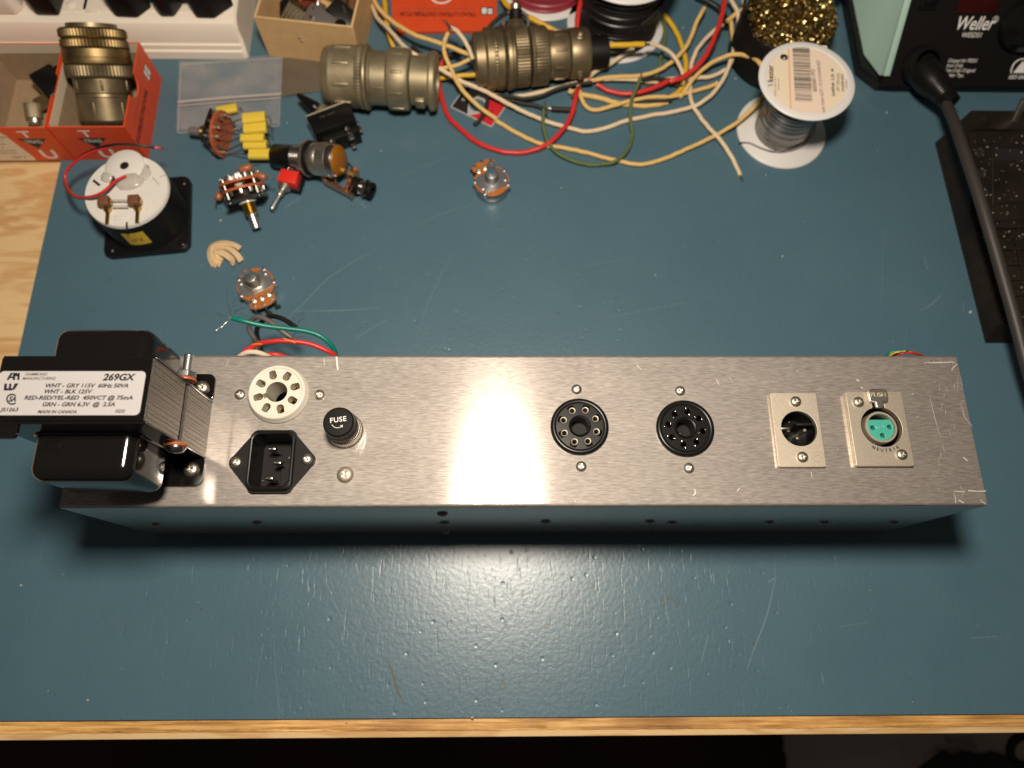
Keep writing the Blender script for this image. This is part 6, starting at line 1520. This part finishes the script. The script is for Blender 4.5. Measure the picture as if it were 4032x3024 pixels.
# wire clip and lamp base on top of the bronze connector
tl = thing('test_clip', 'small metal clip standing behind the bronze connector', 'clip', frame(at(*z4(735, 330), 12), (-.02, .85, .52), (1, 0, 0)))
MB().lathe([(0, 0), (8.2, 0), (8.2, 5), (6.2, 8), (4.8, 12)], 28).build('cone', M_OLIVE, tl)
MB().lathe([(4.6, 11.6), (4.9, 12), (4.9, 18), (3.8, 19)], 24).build('sleeve', M_BLKM, tl)
MB().lathe([(3.4, 18.6), (4.2, 19), (4.2, 22), (3.0, 23.5), (0, 24)], 20).build('ferrule', M_NI, tl)
for sx in (-1, 1): MB().tube([(sx * 7, 0, 4), (sx * 9, 0, 9), (sx * 8, 0, 15), (sx * 3, 1, 19)], 1.0, 8).build('spring_arm', M_NI, tl)
MB().tube([(0, 0, 22), (2, 2, 26), (-2, 3, 28), (0, 1, 30)], .8, 8).build('loop', M_TIN, tl)

# ================================================================ soldering station
st_ = thing('soldering_station', 'black soldering station with mint side panel and white lettering', 'soldering station')
pn0 = Vector((262, 316, 9)); vdir = Vector((0, 34, 45)).normalized(); pn = Vector((0, -45, 34)).normalized()
XR = 405.0
def slope(y): return 9 + (y - 316) * 45 / 34
base = [(262, 319.8), (274, 318.8), (XR, 318.8), (XR, 470), (249, 470), (249, 334)]
MB().prism(base, 0.1, 9, bev=1.2).build('base', M_BLK, st_)
MB().add([(262, 316.5, 9), (XR, 316.5, 9), (XR, 384, slope(384)), (262, 384, slope(384)), (262, 470, slope(384)), (XR, 470, slope(384)), (262, 470, 9), (XR, 470, 9)],
         [[0, 1, 2, 3], [3, 2, 5, 4], [4, 5, 7, 6], [0, 3, 4, 6], [1, 7, 5, 2], [0, 6, 7, 1]]).build('front_panel', M_BLKM, st_, ang=20)
MB().add([(261.7, 321.6, 14.5), (261.7, 325.5, 10.2), (254, 345, 9.2), (253, 470, 9.2), (256, 470, slope(384)), (261.7, 388, slope(384) + 4)],
         [[5, 1, 0], [5, 2, 1], [5, 3, 2], [5, 4, 3]]).build('mint_side_panel', M_TEAL, st_, ang=60)
ta, tb2 = Vector((263.6, 321.2, 14.6)), Vector((263.6, 388, slope(388) - 1))
MB().box((0, 0, 0), (4.4, 2.0, (tb2 - ta).length), .35, frame((ta + tb2) / 2 + pn * .5, tb2 - ta, (1, 0, 0))).build('mint_trim', M_TEAL, kid(st_, 'mint_side_panel'))
def sp_(x, y, off=0.0, k=.3309, o=3300): return at_plane(o + x * k, y * k, pn0 + pn * off, pn)
Mpan = frame((0, 0, 0), pn, (1, 0, 0))
def ptext(s_, x, y, size, mat=M_WHT, bold=0, sh=.2, width=1.0):
    p = sp_(x, y, .06); m = Mpan.copy(); m.translation = p; text(s_, size, st_, m, mat, bold=bold, shear=sh, width=width)
ptext('Weller', 1400, 283, 12.0, bold=.012, sh=.22, width=.78)
ptext('R', 1862, 232, 3.4, sh=0)
p = sp_(1875, 230, .06); rg = []
m = Mpan.copy(); m.translation = p
MB().tube([(1.9 * math.cos(2 * PI * i / 20), 1.9 * math.sin(2 * PI * i / 20), 0) for i in range(21)], .16, 6, m, smooth=False).build('registered_ring', M_WHT, st_)
ptext('WESD51', 1468, 418, 4.5, width=.86, bold=.004)
for i, s_ in enumerate(('Output for PES51', 'Iron Only.', 'Use Only Original', 'Weller Tips.')): ptext(s_, 1308 - i * 17, 722 + i * 58, 3.4, width=.86, bold=.002)
ptext('ESD SAFE', 2030, 918, 3.6, bold=.015, width=.95)
tri = [sp_(2080, 868, .1), sp_(2290, 868, .1), sp_(2200, 725, .1)]
em = MB(); em.add([tuple(q + pn * .02) for q in tri], [[0, 1, 2]])
arcs = [sp_(2208 - 150 * math.cos(rad(a)), 868 - 168 * math.sin(rad(a)), .1) for a in range(0, 181, 10)]
em.tube(arcs, .45, 6, smooth=False); em.build('esd_emblem', M_WHT, st_)
def pbox(name, x0, y0, x1, y1, h, mat, bev=.4):
    a, b_ = sp_(x0, y1), sp_(x1, y0); c = (a + b_) / 2; m = Mpan.copy(); m.translation = c
    v = (b_ - a); w_, hh_ = abs(v.dot(Vector((1, 0, 0)))), abs(v.dot(vdir))
    return MB().box((0, 0, h / 2), (w_, hh_, abs(h)), bev, m).build(name, mat, st_)
pbox('display_window', 1400, -160, 1975, 155, .5, M_DISP, .2)
pbox('switch_frame', 950, -140, 1225, 118, 1.2, M_BLK)
pbox('rocker_switch', 1020, -110, 1190, 45, 3.4, M_BLK, 1.0)
c = sp_(2215, 300); m = Mpan.copy(); m.translation = c
MB().lathe([(0, 0), (17.5, 0), (17.8, 1), (16, 6), (13.4, 9), (12.6, 15), (11.8, 16), (0, 16)], 48, m).build('knob', M_BLK, st_, ang=50)
MB().lathe([(0, 0), (1.1, 0), (1.1, .3), (0, .3)], 8, m @ T(0, 17.2, 1.2)).build('knob_mark', M_BLKM, kid(st_, 'knob'))
# the iron's plug and its cord
pc = sp_(960, 790, 4.0)
cn = thing('iron_connector', 'black iron plug and grey cord leaving the front of the soldering station', 'iron cord')
tip = at(3300 + 1350 * .3309, 1235 * .3309, 27)
ax = tip - pc; Mc = frame(pc, ax, (1, 0, 0)); Lc = ax.length
m2 = frame(pc - pn * 3, Vector((.25, -.62, .72)), (1, 0, 0))
MB().lathe([(0, 0), (12.4, 0), (13.2, 1), (13.2, 8.5), (12.4, 9.5), (10, 9.8)], 40, m2, knurl={2: .5, 3: .5}).build('locking_ring', M_BLKM, cn, ang=30)
MB().lathe([(10.2, 2), (10.6, 5), (10.6, Lc * .34), (9.8, Lc * .5), (8.4, Lc * .62), (7.0, Lc * .78), (6.2, Lc * .82), (6.4, Lc * .84), (6.4, Lc * .99), (5.6, Lc), (0, Lc)], 40, Mc).build('boot', M_BLK, cn, ang=40)
for i in range(7): MB().lathe([(8.9 - i * .42, 0), (9.6 - i * .46, .5), (9.6 - i * .46, 1.1), (8.9 - i * .42, 1.6)], 28, Mc @ T(0, 0, Lc * (.50 + i * .048))).build('boot_rib', M_BLKM, kid(cn, 'boot'))
cp = [tip - ax.normalized() * 6] + [at(x, y, z) for x, y, z in ((3730, 420, 28), (3755, 478, 34), (3790, 580, 41), (3824, 680, 44), (3860, 790, 45), (3893, 900, 44), (3925, 1010, 42), (3955, 1115, 40), (3985, 1220, 38), (4012, 1320, 36), (4040, 1430, 34), (4090, 1600, 30), (4150, 1800, 20), (4200, 2000, 6))]
MB().tube(cp, 3.55, 16, step=4).build('cord', M_CORD, cn)

# ================================================================ black tray of the iron stand
ty = thing('iron_stand', 'black plastic iron stand with a ribbed tray, flecked with solder', 'iron stand')
XT = 420.0; xl = 303.2
M_FLECK = mk('solder_fleck', (.75, .68, .58), .3, .4); M_STAND = mk('stand_plastic', (.016, .012, .009), .42, spec=.3, var=.5, vscale=25, bump=.1, bscale=700)
def quadbox(mb, a, b_): pass
bd = MB()
xb, xt = 299.5, xl
pro_b = [(121, 0.1), (275, 0.1)]; 
pts = [(129, 13), (203, 13), (204.5, 12.2), (206.5, 12.2), (207, 11.4), (262, 28.4), (263.5, 28.4), (264, 30), (279, 30)]
vs = [(302.5, 121, 0.1), (XT, 121, 0.1), (298.4, 275, 0.1), (XT, 275, 0.1)]
n0 = len(vs)
for y, z in pts:
    xx = 303.4 if y < 262.5 else 305.5 if y < 270 else 307.5
    vs += [(xx, y, z), (XT, y, z)]
fs = []
for i in range(len(pts) - 1): a = n0 + 2 * i; fs.append([a, a + 1, a + 3, a + 2])
fs.append([0, 1, n0 + 1, n0]); fs.append([2] + [n0 + 2 * i for i in range(len(pts))][::-1] + [0]) ; fs.append([2, n0 + 2 * (len(pts) - 1), n0 + 2 * (len(pts) - 1) + 1, 3])
fs[-2] = [0] + [n0 + 2 * i for i in range(len(pts))] + [2]
bd.add(vs, fs); o = bd.build('stand_body', M_BLK, ty, ang=15)
bmm = bmesh.new(); bmm.from_mesh(o.data); bmesh.ops.recalc_face_normals(bmm, faces=bmm.faces[:]); bmm.to_mesh(o.data); bmm.free()
o.data.materials.clear(); o.data.materials.append(M_STAND)
sn = Vector((0, -17, 55)).normalized(); s0 = Vector((303, 207, 11.4))
def on_slope(px, py, off=0): return at_plane(px, py, s0 + sn * off, sn)
Msl = frame((0, 0, 0), sn, (1, 0, 0))
for px, py in ((3858, 600), (3864, 680), (3872, 758)):
    c = on_slope(px, py, .06); m = Msl.copy(); m.translation = c
    MB().lathe([(0, 0), (2.6, 0)], 24, m).build('hole', M_INK, ty); MB().lathe([(2.5, .0), (2.75, .35), (3.1, .0)], 24, m).build('hole_rim', M_STEEL, ty)
c = at(3871, 466, 30.05); MB().lathe([(0, 0), (2.2, 0)], 20, T(c.x, c.y, c.z)).build('hole', M_INK, ty)
a, b_ = on_slope(3913, 790), on_slope(4032, 580); m = Msl.copy()
mid = (on_slope(3913, 583) + on_slope(3918, 790)) / 2; hh_ = (on_slope(3913, 583) - on_slope(3918, 790)).length
m.translation = mid + Vector((45, 0, 0))
MB().plate(rrect(94, hh_ + 4, 1.5, 3), [rrect(90, hh_, 1, 3)], 0, 1.0, m, bev=.3).build('tray_rim', M_STAND, ty)
m.translation = mid + Vector((45, 0, 0)) + (Msl.to_3x3() @ Vector((0, hh_ / 2 - 4, .08)))
MB().box((0, 0, .05), (90, 8, .15), 0, m).build('dark_slot', M_INK, ty)
rbm = {}
for y in (138, 149, 160, 171, 182, 193):
    rbm[y] = MB().box(((xl + 3 + XT) / 2, y, 13.9), (XT - xl - 6, 1.6, 2.0), .4).build('rib', M_STAND, ty)
for x in (312, 328, 344, 360): MB().box((x, 166, 13.8), (1.6, 58, 1.8), .4).build('rib', M_STAND, ty)
MB().box(((xl + 2 + XT) / 2, 198.5, 14), (XT - xl - 4, 2.2, 2.4), .4).build('rib', M_STAND, ty)
c = at(4020, 440, 32); MB().lathe([(0, 0), (2.3, 0), (2.3, 17), (2.0, 17.6), (0, 17.6)], 20, frame(at(3996, 472, 29), (-.15, .1, .6), (1, 0, 0))).build('brass_pin', M_NI, ty)
fk = MB()
for i in range(300):
    y = rnd.choice([rnd.uniform(130, 202), rnd.uniform(208, 262), rnd.uniform(130, 262)]); x = 306 + 60 * rnd.random() ** .8
    z = 13.2 if y < 206 else 11.4 + (y - 207) * 17 / 55
    if y < 206 and rnd.random() < .4: y = rnd.choice([138, 149, 160, 171, 182, 193]) + rnd.uniform(-1.4, 1.4)
    r = rnd.choice([.15, .18, .22, .28, .45]); b = bmesh.new(); bmesh.ops.create_icosphere(b, subdivisions=1, radius=r); 
    fk.bm(b, T(x, y, z + r * .5 + (1.7 if y < 206 and rnd.random() < .3 else 0)) @ Matrix.Diagonal((1.3, 1, .6, 1)))
o = fk.build('solder_flecks', M_FLECK, ty); o['kind'] = 'stuff'

# ================================================================ crumbs on the mat
cr_ = MB()
for px, py, r in [(870, 870, .8), (85, 2305, .7), (346, 2757, .7), (1030, 2500, .4), (2690, 110, .6), (2895, 310, .8), (3490, 445, .7), (3820, 1230, .9), (1860, 2826, .9), (1500, 595, .6), (2210, 740, .5), (2580, 1085, .5), (3080, 1010, .6), (3015, 690, .5), (3350, 430, .4), (1130, 485, .5), (190, 2720, .4), (3060, 190, .4), (1640, 2235, .5), (1790, 2480, .5)]:
    b = bmesh.new(); bmesh.ops.create_icosphere(b, subdivisions=1, radius=r)
    for v in b.verts: v.co *= rnd.uniform(.7, 1.2)
    p = at(px, py, 0); cr_.bm(b, T(p.x, p.y, r * .5))
for i in range(70):
    b = bmesh.new(); bmesh.ops.create_icosphere(b, subdivisions=1, radius=rnd.uniform(.12, .3)); p = at(rnd.uniform(150, 3900), rnd.choice([rnd.uniform(500, 1350), rnd.uniform(2200, 2820)]), 0)
    if p.x < 298 or p.y < 120: cr_.bm(b, T(p.x, p.y, .12))
o = cr_.build('crumbs', M_DUST); o['kind'] = 'stuff'; o['label'] = 'tiny pale crumbs scattered over the mat'
bake_texts()
